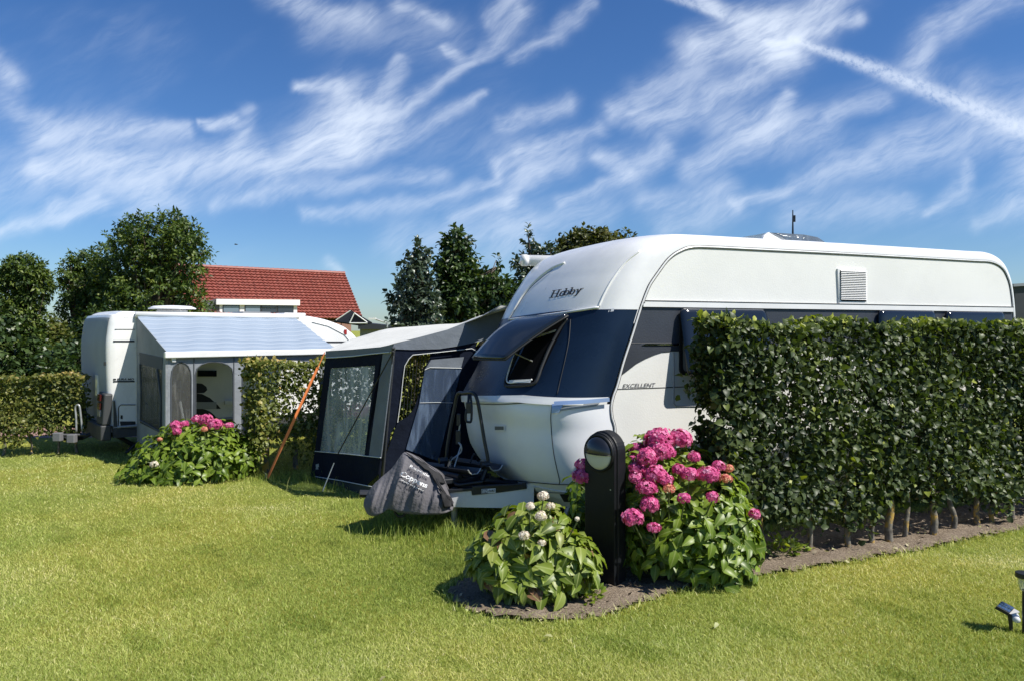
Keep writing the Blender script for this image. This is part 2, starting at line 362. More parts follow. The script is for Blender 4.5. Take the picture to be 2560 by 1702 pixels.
# clods and litter on the soil
n = 9000; x = RNG.uniform(-1.0, 7, n); y = RNG.uniform(4.3, 9, n); k = inpoly(x, y, SP); x, y = x[k], y[k]
pos = np.stack([x, y, .014+RNG.random(len(x))*.012], 1)
clod = leaves('soil_litter', pos, rv(len(x))*[1, 1, .25], rv(len(x))*.5+[0, 0, 1], .012+.045*RNG.random(len(x))**3,
    leafmat('litter', [(.09, .065, .045), (.2, .15, .11), (.30, .25, .17), (.42, .38, .22), (.3, .33, .12)], .9, .05), simple=True, wid=1.3)
clod['kind'] = 'stuff'
# brick path behind the far left hedge
m_ = bpy.data.materials.new('brick_path'); m_.use_nodes = True; q = NG(m_.node_tree); b = m_.node_tree.nodes['Principled BSDF']
br = q.n('ShaderNodeTexBrick'); br.inputs['Color1'].default_value = (.30, .16, .12, 1); br.inputs['Color2'].default_value = (.24, .13, .10, 1); br.inputs['Mortar'].default_value = (.2, .18, .15, 1); br.inputs['Scale'].default_value = 9
q.put(br.inputs['Vector'], q.n('ShaderNodeTexCoord').outputs['Object']); q.put(b.inputs['Base Color'], br.outputs[0]); b.inputs['Roughness'].default_value = .9
structure(mobj('path', [(-16, 11.9, .004), (-4.4, 12.6, .004), (-4.4, 14.1, .004), (-16, 13.4, .004)], [(0, 1, 2, 3)], m_))
# ---- grass
GM = leafmat('grass_blades', [(.10, .155, .025), (.235, .325, .05), (.43, .51, .13), (.62, .64, .24), (.86, .83, .50)], .6, .35, (1.15, 1.1, .6), (.45, (1.15, 1.03, 1.0)), spec=.25)
def blades(name, x, y, h, w, rnd, lean=.55, mat=GM):
    N = len(x); a = RNG.uniform(0, 2*np.pi, N); ln = h*lean*RNG.random(N)*1.3; a2 = RNG.uniform(0, 2*np.pi, N)
    b0 = np.stack([x, y, np.zeros(N)], 1); dx = np.stack([np.cos(a), np.sin(a), np.zeros(N)], 1)*(w/2)[:, None]
    l = np.stack([np.cos(a2)*ln, np.sin(a2)*ln, h], 1); mid = b0+l*np.array([.35, .35, .62])
    V = np.stack([b0-dx, b0+dx, mid+dx*.8, mid-dx*.8, b0+l], 1).reshape(-1, 3)
    T_ = np.array([(0, 1, 2), (0, 2, 3), (3, 2, 4)]); Fc = (T_[None]+(np.arange(N)*5)[:, None, None]).reshape(-1, 3)
    return tag(fastmesh(name, V, Fc, mat, None, np.repeat(rnd, 5)), kind='stuff')
def lawn_pts(n, y0, y1, xm):
    # even cover: density falls with distance as the blades grow finer
    yy = 1/RNG.uniform(1/y1, 1/y0, n); xx = RNG.uniform(-xm, xm, n)*yy; return xx, yy
x, y = lawn_pts(620000, 3.55, 13.5, .93)
k = ~inpoly(x, y, SP) & ~((y > 11.9) & (x < -4.4) & (y < 14.1)); x, y = x[k], y[k]
pn = np.sin(x*.9+1.3*np.sin(y*.7))+np.sin(y*1.7+x*.6+2)+.7*np.sin(x*3.1-y*2.3)
tall = np.exp(-(((x+.1)/1.0)**2+((y-6.45)/.55)**2))+np.exp(-(((x+.25)/.5)**2+((y-5.5)/.5)**2))*.5
for px_, py_, r_ in ((790,1195,.7),(900,1262,.5),(700,1192,.5),(1000,1290,.5)):
    pp = G(px_, py_); tall += .4*np.exp(-(((x-pp.x)/r_)**2+((y-pp.y)/(.25))**2))
dry = np.exp(-(((x-G(2545,1405).x)/.42)**2+((y-G(2545,1405).y)/.16)**2))+.7*np.exp(-(((x-G(640,1270).x)/.45)**2+((y-G(640,1270).y)/.12)**2))
clo = (np.sin(x*5.1+np.sin(y*4.3)*2)+np.sin(y*6.7-x*2.2)+np.sin(x*11.3+y*9.1) > 1.7)
rnd = np.clip(.46+.08*pn+RNG.normal(0, .16, len(x))+dry*.5-.3*tall-.16*clo+.32*(RNG.random(len(x)) < .03), 0, 1)
h = (.010+.015*RNG.random(len(x)))*(1+1.0*np.clip(tall, 0, 1.3)+.10*np.sin(x*2.7+y*3))*(1-.45*np.clip(dry, 0, 1)); w = (.0010+.00042*y)*(.7+.6*RNG.random(len(x)))
blades('grass', x, y, h, w, rnd, 1.5)
# taller tufts where the mower does not reach
x2 = []; y2 = []
for (px_, py_, sx, sy, n) in ((1150,1335,.45,.22,1500),(1050,1330,.25,.15,500),(1400,1330,.5,.2,700),(830,1225,.35,.07,160),(760,1200,.3,.08,120),(920,1270,.3,.06,160),(2130,1300,1.3,.12,400),(1320,1400,.3,.1,400),(640,1200,.3,.08,120),(480,1205,.8,.06,300)):
    c = G(px_, py_); x2.append(RNG.normal(c.x, sx, n)); y2.append(RNG.normal(c.y, sy, n))
x2, y2 = np.concatenate(x2), np.concatenate(y2); k = ~inpoly(x2, y2, SP); x2, y2 = x2[k], y2[k]
blades('tall_grass', x2, y2, .05+.12*RNG.random(len(x2))**2, np.full(len(x2), .0045), np.clip(.25+RNG.normal(0, .18, len(x2)), 0, 1), .7)
# edge grass hanging over the soil
ex = []; ey = []
for (a, b_) in zip(SP, SP[1:]+SP[:1]):
    L = math.dist(a, b_); n = int(L*230)+1; t = RNG.random(n); sg_ = .02+.035*RNG.random(n)**3; ex.append(a[0]+(b_[0]-a[0])*t+RNG.normal(0, 1, n)*sg_); ey.append(a[1]+(b_[1]-a[1])*t+RNG.normal(0, 1, n)*sg_)
ex, ey = np.concatenate(ex), np.concatenate(ey)
blades('edge_grass', ex, ey, .03+.035*RNG.random(len(ex)), np.full(len(ex), .0045), np.clip(RNG.normal(.5, .2, len(ex)), 0, 1), 1.3)
# fallen leaves on the lawn
n = 10; x, y = lawn_pts(n, 3.7, 9, .8); k = ~inpoly(x, y, SP); x, y = x[k], y[k]
tag(leaves('fallen_leaves', np.stack([x, y, np.full(len(x), .035)], 1), rv(len(x))*[1, 1, .2], rv(len(x))*.4+[0, 0, 1], .035+.03*RNG.random(len(x)),
    leafmat('fallen_leaf', [(.12, .08, .03), (.3, .3, .12), (.4, .42, .2)], .8, .1)), kind='stuff')
# ---- far buildings
BRICK = pm('brick_wall', (.28, .15, .11), .9, var=(6, .2))
ROOFT = bpy.data.materials.new('red_pantiles'); ROOFT.use_nodes = True; q = NG(ROOFT.node_tree); b = ROOFT.node_tree.nodes['Principled BSDF']
rz = q.noise(q.n('ShaderNodeTexCoord').outputs['Object'], 1.6, 6, .7); rz2 = q.noise(q.n('ShaderNodeTexCoord').outputs['Object'], 5.5, 2, .5)
q.put(b.inputs['Base Color'], q.mix(q.smooth(rz, .38, .62), (.27, .075, .055), q.mix(q.smooth(rz2, .3, .7), (.16, .05, .04), (.36, .11, .08)))); b.inputs['Roughness'].default_value = .55
HY1, HY2 = 60.0, 67.3
hr = P(862, 685, HY2); hl0 = P(500, 668, HY1); rd = (hr-hl0); rd.z = 0; zr = .5*(hr.z+hl0.z); rd.normalize()
hr.z = zr; hl = Vector((hl0.x, hl0.y, zr))-rd*3.0
nd = Vector((rd.y, -rd.x, 0))                                        # towards the camera
sl = nd*3.9+Vector((0, 0, -4.15)); SLn = sl.length; sd = sl.normalized(); nr = rd.cross(sd)*-1
if nr.z < 0: nr = -nr
house = thing('brick_house', 'house with steep red pantile roof and white flat dormer, rising beyond the motorhome', 'house', (hr.x, hr.y, 0))
RL = (hr-hl).length; nr_ = 17; nc = int(RL/.11)
rows = []
for i in range(nr_*2+1):
    row_i = i//2; s_ = SLn*((row_i+(1 if i % 2 else 0))/nr_) if i < nr_*2 else SLn
    lift = .13 if i % 2 else 0.0
    rows.append([hl+rd*(RL*j/nc)+sd*min(s_, SLn)+nr*(lift+.05*math.sin(j/nc*RL/.30*2*math.pi)) for j in range(nc+1)])
MB().grid(rows).build('roof', ROOFT, house, auto=40)
rb_ = MB(); rb_.plate([hl+nr*.05, hr+nr*.05, hr-nd*3.9+Vector((0, 0, -4.15)), hl-nd*3.9+Vector((0, 0, -4.15))], -nd*.7+Vector((0, 0, 1)), .1); rb_.build('roof', ROOFT, house)
rc = MB()
k = int(RL/.42)
for i in range(k):
    a = hl+rd*(RL*i/k)+Vector((0, 0, .05)); rc.tube([a, a+rd*(RL/k*.98)], [.14, .17], 8)
rc.build('ridge_tiles', ROOFT, house)
wl = MB(); ez = zr-4.1
pA, pB = hr-rd*1.6, hl
wl.plate([Vector((pA.x, pA.y, zr-.15)), pA+nd*3.8+Vector((0, 0, -4.1-.15)), Vector(((pA+nd*3.8).x, (pA+nd*3.8).y, 0)), Vector(((pA-nd*3.8).x, (pA-nd*3.8).y, 0)), pA-nd*3.8+Vector((0, 0, -4.25))], rd, .3)
wl.box((*((pA+pB)/2+nd*3.55).xy, ez/2-.1), (RL-.4, .3, ez-.2), math.atan2(rd.y, rd.x)); wl.build('wall', BRICK, house)
WF = pm('white_paint', (.78, .78, .76), .5); GLS = pm('window_glass', (.05, .07, .09), .06, spec=.9)
# dormer
dw = thing_d = None
def rp(x, y, k): # point on a plane parallel to the ridge, k metres in front of it
    return planehit(x, y, hr+nd*k, nd)
D = MB(); K = 3.8
f0, f1, f2, f3 = rp(541, 748, K), rp(750, 750, K), rp(750, 764, K), rp(541, 762, K)
D.plate([f0, f1, f2, f3], nd, 3.4); D.build('dormer_fascia', WF, house)
w0, w1_, w2_, w3 = rp(549, 762.5, K-.25), rp(743, 764.5, K-.25), rp(743, 800, K-.25), rp(549, 800, K-.25)
MB().plate([w0, w1_, w2_, w3], nd, 2.8).build('dormer_wall', WF, house)
MB().plate([rp(515, 752, K-.3), rp(549, 749, K-.3), rp(549, 800, K-.3), rp(515, 800, K-.3)], nd, 2.6).build('dormer_cladding', pm('grey_lead', (.1, .1, .11), .6), house)
for i, (a, b_, t_, bt) in enumerate(((559, 597, 764, 792), (614, 650, 764, 792), (655, 690, 764, 770), (655, 690, 773, 792), (695, 732, 765, 792))):
    fr = MB(); o_ = rp(0, 0, K-.2)
    fr.plate([rp(a-2, t_-1, K-.21), rp(b_+2, t_-1, K-.21), rp(b_+2, bt+1, K-.21), rp(a-2, bt+1, K-.21)], nd, .03)
    fo = fr.build('window', pm('window_frame_grey', (.55, .56, .56) if i != 0 else (.03, .03, .035), .5), house)
    MB().plate([rp(a, t_+1, K-.18), rp(b_, t_+1, K-.18), rp(b_, bt, K-.18), rp(a, bt, K-.18)], nd, .02).build('pane', pm('pane_pale' if i < 2 else 'pane_dark', (.16, .21, .26) if i < 2 else (.03, .04, .055), .1, spec=.8), fo)
# low flat roofed building and tilted panels right of the house
lb = thing('flat_roofed_building', 'low grey flat roofed building seen between the red roof and the tent roof', 'building', P(920, 830, 40))
for nm, pl, Y_, col, dep in (('roof', [(895,806),(985,815),(985,823),(895,823)], 40, (.03,.035,.045), 4), ('wall', [(900,823),(985,823),(985,870),(900,870)], 40.3, (.2,.21,.22), 3.5)):
    MB().plate([P(x, y, Y_) for x, y in pl], (0, -1, 0), dep).build(nm, pm('lb_'+nm, col, .7), lb)
sp_ = thing('tilted_solar_panel', 'dark tilted solar panel on a white triangular frame beside the gable of the red roof', 'solar panel', P(870, 815, 38))
MB().plate([P(835,803,38), P(876,775,39), P(930,806,39), P(900,812,38)], (0, -.6, .8), .08).build('panel', pm('pv_dark', (.01, .012, .016), .8, spec=.1), sp_)
fr = MB()
for a, b_ in (((874,808),(886,783)),((886,783),(918,806)),((874,808),(918,808)),((840,801),(876,777))): fr.tube([P(*a, 37.8), P(*b_, 37.8)], .03, 6)
fr.build('frame', WF, sp_); MB().plate([P(868,809,38.3), P(884,782,38.3), P(920,809,38.3)], (0, -1, 0), .1).build('side_fill', pm('pv_dark', (.01, .012, .016), .8, spec=.1), sp_)
lp = thing('street_lamp', 'slender street lamp arm peeking over the tent roof', 'street lamp', (P(968, 820, 36).x, 36, 0))
MB().tube([(P(968,810,36).x, 36, 0), P(968, 808, 36), P(945, 800, 36), P(935, 797, 36)], .05, 6).build('pole', GALV, lp); MB().box(P(931, 797, 36), (.35, .16, .1)).build('lamp_head', WF, lp)
db = thing('dark_clad_building', 'dark grey flat roofed building at the right edge behind the caravan', 'building', (P(2600, 800, 30).x, 30, 0))
MB().plate([P(2538, 714, 30), P(2760, 700, 30), P(2760, 1000, 30), P(2538, 1000, 30)], (0, -1, 0), 6).build('wall', pm('dark_cladding', (.03, .036, .045), .6, var=(2, .2)), db)
MB().plate([P(2534, 710, 29.9), P(2765, 696, 29.9), P(2765, 703, 29.9), P(2534, 717, 29.9)], (0, -1, 0), 6.2).build('roof', pm('roof_trim', (.25, .27, .3), .5), db)
# bird
bd = MB(); c = P(590, 612, 60)
bd.tube([c+Vector((-.14, 0, 0)), c+Vector((-.05, 0, .01)), c+Vector((.07, 0, .01)), c+Vector((.16, 0, 0))], [.01, .045, .04, .01], 8)
for s_ in (-1, 1): bd.plate([c+Vector((-.04, 0, .02)), c+Vector((.05, 0, .02)), c+Vector((.02, s_*.16, .06)), c+Vector((-.02, s_*.3, .02))], (0, 0, 1), .01)
tag(bd.build('bird', pm('bird_dark', (.03, .03, .03), .8)), 'tiny dark bird gliding in the blue sky above the red roof', 'bird')
# ================================================================ TREES
TRUNK = pm('bark', (.12, .09, .065), .9, bump=(18, .8, .03), var=(6, .3))
def tree(name, label, base, lobes, mat, nclump, per, size, twig=.55, droop=.35, simple=True, gr='trees standing beyond the caravans', trunk_r=.14, wid=1.0, limbs=7, spread=.16):
    t = thing(name, label, 'tree', (base[0], base[1], 0), gr)
    vol = np.array([l[3]*l[4]*l[5] for l in lobes])**.67; vol /= vol.sum(); pos = []; dr = []; nm = []
    tips = []; R = []
    for (cx, cy, cz, rx, ry, rz), f_ in zip(lobes, vol):
        n = max(4, int(nclump*f_)); d = rv(n); r = .45+.6*RNG.random(n)**.55
        c = np.array([cx, cy, cz])+d*np.array([rx, ry, rz])*r[:, None]; od = unit(d*[1, 1, 1.0]+[0, 0, .35]+RNG.normal(0, .35, (n, 3)))
        L = twig*(.35+.6*RNG.random(n)); tt = RNG.random((n, per)); side = rv(n*per).reshape(n, per, 3)
        br_ = c[:, None]+od[:, None]*(L[:, None]*tt)[..., None]; br_[..., 2] -= droop*.5*(L[:, None]*tt**2)
        br_ = br_+side*spread*twig*RNG.random((n, per, 1))
        dd = side*.9+od[:, None]*.7; dd[..., 2] -= droop*RNG.random((n, per))*1.6
        nn = RNG.normal(0, .55, (n, per, 3))+np.array([0, 0, .9])+d[:, None]*.5
        cr_ = np.repeat(RNG.normal(.5, .14, n)[:, None], per, 1)+RNG.normal(0, .12, (n, per))
        pos.append(br_.reshape(-1, 3)); dr.append(dd.reshape(-1, 3)); nm.append(nn.reshape(-1, 3)); R.append(cr_.ravel()); tips += [c[i] for i in range(0, n, max(1, n//limbs))]
    pos = np.concatenate(pos); k = pos[:, 2] > .1
    leaves('crown', pos[k], np.concatenate(dr)[k], np.concatenate(nm)[k], size*(.7+.6*RNG.random(k.sum())), mat, t, simple, np.concatenate(R)[k], wid)
    top = max(lobes, key=lambda l: l[2]); tk = MB(); zt = top[2]+top[5]*.3
    ax = [Vector((base[0], base[1], -.05)), Vector((base[0]+.05, base[1], zt*.25)), Vector((base[0]*.5+top[0]*.5, base[1]*.5+top[1]*.5, zt*.6)), Vector((top[0], top[1], zt))]
    cp = cr(ax, 5); tk.tube(cp, [trunk_r*(1-.85*i/(len(cp)-1)) for i in range(len(cp))], 8)
    for tp in tips:
        j = random.randint(3, len(cp)-4); a = cp[j]; b_ = Vector(tp)
        tk.tube(cr([a, a.lerp(b_, .5)+Vector((0, 0, -.12)), b_], 3), [trunk_r*.33, trunk_r*.3, trunk_r*.27, trunk_r*.2, trunk_r*.14, trunk_r*.1, .008], 5)
    tk.build('trunk', TRUNK, t, True); return t
def lobe(px, py, rx, ry, Y, dy=None, yo=0):
    c = P(px, py, Y); a = rx/F*Y; return (c.x, c.y+yo, c.z, a, dy or a, ry/F*Y)
LD = leafmat('leaf_dark_glossy', [(.012, .026, .008), (.022, .045, .012), (.04, .075, .018), (.075, .115, .03), (.13, .17, .05)], .42, .22)
LM = leafmat('leaf_mid', [(.016, .035, .006), (.032, .062, .010), (.062, .105, .016), (.15, .20, .035), (.25, .29, .065)], .5, .3)
LY = leafmat('leaf_yellow_green', [(.03, .045, .01), (.06, .085, .018), (.10, .13, .025), (.17, .17, .04), (.22, .15, .05)], .5, .3)
LO = leafmat('leaf_olive', [(.02, .028, .008), (.045, .055, .014), (.075, .085, .02), (.12, .125, .03), (.2, .17, .05)], .45, .25)
LG = leafmat('leaf_grey_glossy', [(.015, .028, .016), (.03, .05, .03), (.05, .075, .045), (.09, .12, .08), (.15, .18, .13)], .33, .15)
tree('leafy_tree', 'largest tree, dense dark crown overlapping the left end of the red roof', (P(380,0,24).x, 24),
     [lobe(400,600,75,55,24), lobe(450,655,64,66,24), lobe(330,645,72,62,24.5), lobe(390,745,100,76,24), lobe(305,710,74,76,25), lobe(455,600,42,42,23.6), lobe(340,575,34,30,24), lobe(425,560,30,26,24), lobe(330,850,130,90,25), lobe(450,830,90,90,25)],
     LM, 3000, 13, .135, .40, .6, trunk_r=.2, wid=.8)
tree('leafy_tree', 'narrow pale tipped tree immediately left of the largest dark crown', (P(195,0,25).x, 25),
     [lobe(175,672,18,30,25), lobe(190,710,30,40,25), lobe(225,690,40,60,25.5), lobe(205,780,46,60,25), lobe(250,740,50,80,26), lobe(195,860,50,60,26)], LM, 1300, 13, .125, .28, .6, wid=.8)
tree('leafy_tree', 'bushy round topped tree at the far left edge of the photo', (P(60,0,22).x, 22),
     [lobe(62,680,42,34,22), lobe(25,730,36,46,22), lobe(92,710,30,40,22), lobe(55,790,46,50,22), lobe(60,870,46,50,22)], LM, 1500, 13, .115, .26, .6, wid=.8)
tree('leafy_tree', 'dark tree cut off by the left edge behind the low clipped hedge', (P(-40,0,21).x, 21), [lobe(-20,870,90,60,21), lobe(-60,790,60,80,21), lobe(60,920,90,50,21.5)], LD, 600, 10, .17, .5, .4)
tree('leafy_bush', 'yellow green bush in the gap between the left edge tree and the narrow one', (P(125,0,23).x, 23), [lobe(122,865,34,44,23), lobe(135,835,22,26,23), lobe(110,920,50,40,23)], LY, 420, 10, .16, .45, .4, gr='bushes in the dark greenery')
tree('leafy_bush', 'dark bush mass behind the rear of the motorhome', (P(230,0,20).x, 20), [lobe(215,925,60,50,20), lobe(170,920,50,50,21), lobe(260,870,50,80,21)], LD, 700, 10, .16, .45, .4, gr='bushes in the dark greenery')
tree('slender_tree', 'slender airy tree with grey green glossy leaves, left of the two dark middle trees', (P(1035,0,16).x, 16),
     [lobe(1050,632,16,22,16), lobe(1045,665,26,26,16), lobe(1035,705,36,30,16), lobe(1040,750,42,32,16), lobe(1005,752,24,26,16), lobe(1060,790,34,34,16), lobe(1030,820,40,40,16)], LG, 420, 9, .115, .3, .3, False, trunk_r=.07, limbs=14)
tree('broadleaf_tree', 'tallest middle tree with a pointed dark top right of the slender one', (P(1150,0,17).x, 17),
     [lobe(1140,605,18,22,17), lobe(1140,640,28,30,17), lobe(1135,690,34,38,17), lobe(1160,725,46,36,17), lobe(1140,770,50,44,17), lobe(1205,705,28,22,17.3), lobe(1238,668,6,18,17), lobe(1250,735,34,28,17), lobe(1200,780,70,44,17.5)], LD, 1150, 9, .13, .35, .45, False, trunk_r=.12, limbs=12)
tree('broadleaf_tree', 'thin branched light tree just left of the round clipped crown', (P(1335,0,19).x, 19),
     [lobe(1322,600,5,22,19), lobe(1330,632,14,20,19), lobe(1350,650,24,24,19), lobe(1315,668,24,20,19), lobe(1375,640,12,20,19), lobe(1290,735,34,24,19), lobe(1360,690,50,30,19)], LG, 300, 9, .12, .35, .35, False, trunk_r=.06, limbs=14)
tree('broadleaf_tree', 'round olive crowned tree rising behind the caravan nose', (P(1480,0,20).x, 20),
     [lobe(1440,628,46,36,20), lobe(1510,630,56,36,20), lobe(1475,608,48,26,20), lobe(1550,632,22,26,20), lobe(1562,598,7,16,20), lobe(1480,690,100,50,20)], LO, 1300, 9, .13, .3, .45, False, trunk_r=.12)
# ================================================================ HEDGES
def hedge(label, A, B, z0, z1, th, n, size, mat, group, trunks, lay=3, tr=.03, droop=.9, ztop=None, trunkcol=None, wob=.05, wid=1.25, twigs=False):
    A, B = Vector((*A, 0)), Vector((*B, 0)); L = (B-A).length; d = (B-A).normalized(); nn = Vector((d.y, -d.x, 0))
    if nn.y > 0: nn = -nn
    t = thing('hedge', label, 'hedge', A, group); dn, nv = np.array(d), np.array(nn)
    s_ = RNG.uniform(-.04, L+.04, n); bul = .14*RNG.random(n)*(s_ < .3); f_ = RNG.random(n); sidep = RNG.random(n); zt = np.full(n, z1)
    off = th/2*(1-np.abs(RNG.normal(0, .33, n))); off = np.where(sidep < .6, off, np.where(sidep < .8, -off, RNG.uniform(-th/2, th/2, n)))
    lowz = z0+.09*np.sin(s_*3.1+1)+.08*np.sin(s_*7.7)+.05*np.sin(s_*19)+RNG.random(n)**3*-.12; z = lowz+(zt-lowz)*f_**.92
    tp = RNG.random(n) < .10; z = np.where(tp, z1-.01+RNG.normal(0, .018, n)+.014*np.sin(s_*6.7)+.012*np.sin(s_*15), z); off = np.where(tp, RNG.uniform(-th/2, th/2, n), off)
    en = RNG.random(n) < .05; s_ = np.where(en, RNG.normal(0, .04, n)-.02, s_); off = np.where(en, RNG.uniform(-th/2, th/2, n), off)
    s_ = s_-bul*np.clip(1.3-z, 0, 1)*1.4; off += wob*np.sin(s_*2.3+z*4)+wob*.8*np.sin(s_*6.1-z*5.2+1); z += .03*np.sin(s_*5+2)*np.clip((z-z0)/(z1-z0), 0, 1)
    gap = np.sin(s_*8.3+3*np.sin(z*6))+np.sin(z*11.1-s_*4.7+1)+np.sin(s_*17+z*13); keep = ~((gap > 1.55) & (RNG.random(n) < .8)) | (z > z1-.2)
    s_, z, off, sidep, tp = s_[keep], z[keep], off[keep], sidep[keep], tp[keep]; n = len(s_)
    fringe = (z > z1-.10)
    pos = np.array(A)+s_[:, None]*dn+off[:, None]*nv+np.stack([np.zeros(n), np.zeros(n), z], 1)
    sg = np.sign(off)[:, None]
    dr = rv(n)*1.5+sg*nv*.45+np.array([0, 0, -droop*.75]); dr = np.where(tp[:, None] | fringe[:, None], rv(n)*.9+np.array([0, 0, .5]), dr)
    nm = sg*nv*.9+np.array([0, 0, .6])+RNG.normal(0, .7, (n, 3))
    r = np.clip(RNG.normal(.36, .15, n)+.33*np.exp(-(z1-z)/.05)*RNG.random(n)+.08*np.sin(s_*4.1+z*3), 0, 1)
    r = np.where(RNG.random(n) < .012, .93, r)
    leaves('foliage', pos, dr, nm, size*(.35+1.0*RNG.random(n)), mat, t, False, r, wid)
    for i in range(60 if twigs else 0):
        a = A+d*random.uniform(0, L)+nn*random.uniform(-th*.3, th*.3)+Vector((0, 0, random.uniform(z0, z1-.25)))
        b_ = a+d*random.uniform(-.25, .25)+nn*random.uniform(-.12, .2)+Vector((0, 0, random.uniform(.05, .35))); b_.z = min(b_.z, z1-.02)
        MB().tube([a, a.lerp(b_, .5)+Vector((.02, 0, 0)), b_], [.008, .006, .003], 5).build('twig', TRUNK, t)
    for p in trunks:
        zz0 = random.uniform(-.06, .06)
        p = Vector((p[0], p[1], 0)); k = MB(); q_ = [p+Vector((random.uniform(-.02, .02), random.uniform(-.02, .02), zz)) for zz in (-.05, .12, .28, .42, .40+z0*.7)]
        cp = cr(q_, 3); rr = tr*random.uniform(.8, 1.3); k.tube(cp, [rr*(1.15-.6*i/(len(cp)-1)) for i in range(len(cp))], 9); k.build('trunk', trunkcol or TRUNK, t, True)
    return t
HB = bpy.data.materials.new('lichen_bark'); HB.use_nodes = True; q = NG(HB.node_tree); b = HB.node_tree.nodes['Principled BSDF']; oc = q.n('ShaderNodeTexCoord').outputs['Object']
nz = q.noise(oc, 16, 5, .65); lz = q.noise(oc, 9, 3, .6)
q.put(b.inputs['Base Color'], q.mix(q.smooth(lz, .52, .62), q.ramp(nz, [(.3, (.07, .06, .048)), (.7, (.23, .21, .17))]), (.42, .27, .06))); b.inputs['Roughness'].default_value = .9
bn = q.n('ShaderNodeBump'); bn.inputs['Distance'].default_value = .01; q.put(bn.inputs['Height'], nz); q.put(b.inputs['Normal'], bn.outputs[0])
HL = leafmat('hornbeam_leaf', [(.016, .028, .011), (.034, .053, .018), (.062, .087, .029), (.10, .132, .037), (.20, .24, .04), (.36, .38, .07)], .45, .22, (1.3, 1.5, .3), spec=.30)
HM = leafmat('beech_hedge_leaf', [(.035, .055, .012), (.075, .105, .02), (.14, .165, .034), (.24, .25, .06), (.42, .33, .10), (.50, .35, .13)], .45, .3, spec=.4)
HM2 = leafmat('low_hedge_leaf', [(.03, .045, .01), (.06, .085, .018), (.11, .13, .028), (.19, .19, .045), (.30, .25, .07), (.38, .28, .10)], .45, .28, spec=.35)
tk = [G(x, y) for x, y in ((1905,1392),(2027,1383),(2118,1372),(2184,1359),(2222,1353),(2265,1348),(2329,1338),(2380,1328),(2446,1315),(2482,1308),(2530,1298),(2600,1285),(2680,1272))]
HA, HBp = Vector((1.555, 5.635)), Vector((7.64, 8.43)); 
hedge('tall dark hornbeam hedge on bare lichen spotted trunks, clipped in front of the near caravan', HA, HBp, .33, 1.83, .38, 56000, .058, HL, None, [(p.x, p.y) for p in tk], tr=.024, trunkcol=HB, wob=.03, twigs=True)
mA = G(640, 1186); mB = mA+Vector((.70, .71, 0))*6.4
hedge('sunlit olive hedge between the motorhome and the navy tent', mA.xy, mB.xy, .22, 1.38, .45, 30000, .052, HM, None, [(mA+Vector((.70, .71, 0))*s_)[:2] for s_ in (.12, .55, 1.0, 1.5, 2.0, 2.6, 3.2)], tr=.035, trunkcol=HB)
lA = Vector((-10.2, 9.9)); lB = G(212, 1130).xy
hedge('low clipped hedge on thin stems left of the motorhome rear', lA, lB, .34, 1.12, .4, 22000, .052, HM2, None, [lB+(lA-lB).normalized()*s_ for s_ in (.1, .35, .7, 1.05, 1.4, 1.85, 2.3, 2.8)], tr=.018, trunkcol=HB)
# ================================================================ NEAR CARAVAN
CO = Vector((.885, 6.3, 0)); CU = Vector((.925, .379, 0)).normalized(); CV = Vector((-CU.y, CU.x, 0)); CW = 2.4
def K(u, v, z): return CO+CU*u+CV*v+Vector((0, 0, z))
def side_uz(px, py, v=0.0):
    p = planehit(px, py, CO+CV*v, -CV); d = p-CO; return d.dot(CU), p.z
ol = [(.15, .22), (.10, .34), (.03, .47), (-.02, .62), (-.045, .8)]
ol += [side_uz(x, y) for x, y in ((1529,1072),(1522,1045),(1520,1014),(1526,985),(1535,961),(1551,903),(1573,836),(1595,766),(1614,716),(1636,672),(1660,632),(1690,606),(1728,594),(1790,595),(1900,601),(2100,612),(2300,624),(2430,632),(2480,636),(2511,653),(2529,682),(2540,724),(2547,806))]
ur = ol[-1][0]; ol += [(ur+.01, 1.2), (ur-.02, .8), (ur-.06, .45), (ur-.1, .3)]
oc_ = cr([(a, 0, b) for a, b in ol], 5); OUT = [(p.x, p.z) for p in oc_]
BZ = np.array([.22,.34,.47,.62,.8,1.0,1.15,1.22,1.5,1.9,2.34,2.53,2.62,3]); BB = np.array([.47,.60,.66,.70,.72,.73,.715,.68,.61,.51,.44,.38,.32,.3])
iz = max(range(len(OUT)), key=lambda i: OUT[i][1]); UT = OUT[iz][0]
def Bul(i):
    u, z = OUT[i]
    if i <= iz: return float(np.interp(z, BZ, BB))
    return max(0.0, .30*(1-(u-UT)/1.2)) if u > UT else .3
PE = 2.7; NA = 56
ang = [math.pi*(j/NA) for j in range(NA+1)]
def vs_(a):
    c = math.cos(a); return CW/2*(1-math.copysign(abs(c)**(2/PE), c)), max(0.0, math.sin(a))**(2/PE)
COLS = [vs_(a) for a in ang]
def nrm2(i):
    a, b = OUT[max(i-1, 0)], OUT[min(i+1, len(OUT)-1)]; dx, dz = b[0]-a[0], b[1]-a[1]; L = math.hypot(dx, dz) or 1; return dz/L, -dx/L   # inward
RR = .075
def wi(i): return float(np.interp(OUT[i][1], [2.2, 2.58], [.22, 1])) if i <= iz else 1.0
def shp(i, v, sh, off=0.0):
    u, z = OUT[i]; dv = min(v, CW-v); ins = RR-math.sqrt(max(0, RR*RR-(RR-dv)**2)) if dv < RR else 0
    nx, nz = nrm2(i); ins *= wi(i); w = 1.0
    crown = .05*sh if i > iz else .05*sh*max(0, (z-2.3)/.35)
    return K(u-Bul(i)*sh+nx*(ins*w+0)-nx*off, v, z+nz*ins-nz*off+crown)
van = thing('touring_caravan', 'big white caravan with navy front and tilted open front window, behind the dark hedge', 'caravan', K(0, 1.2, 0))
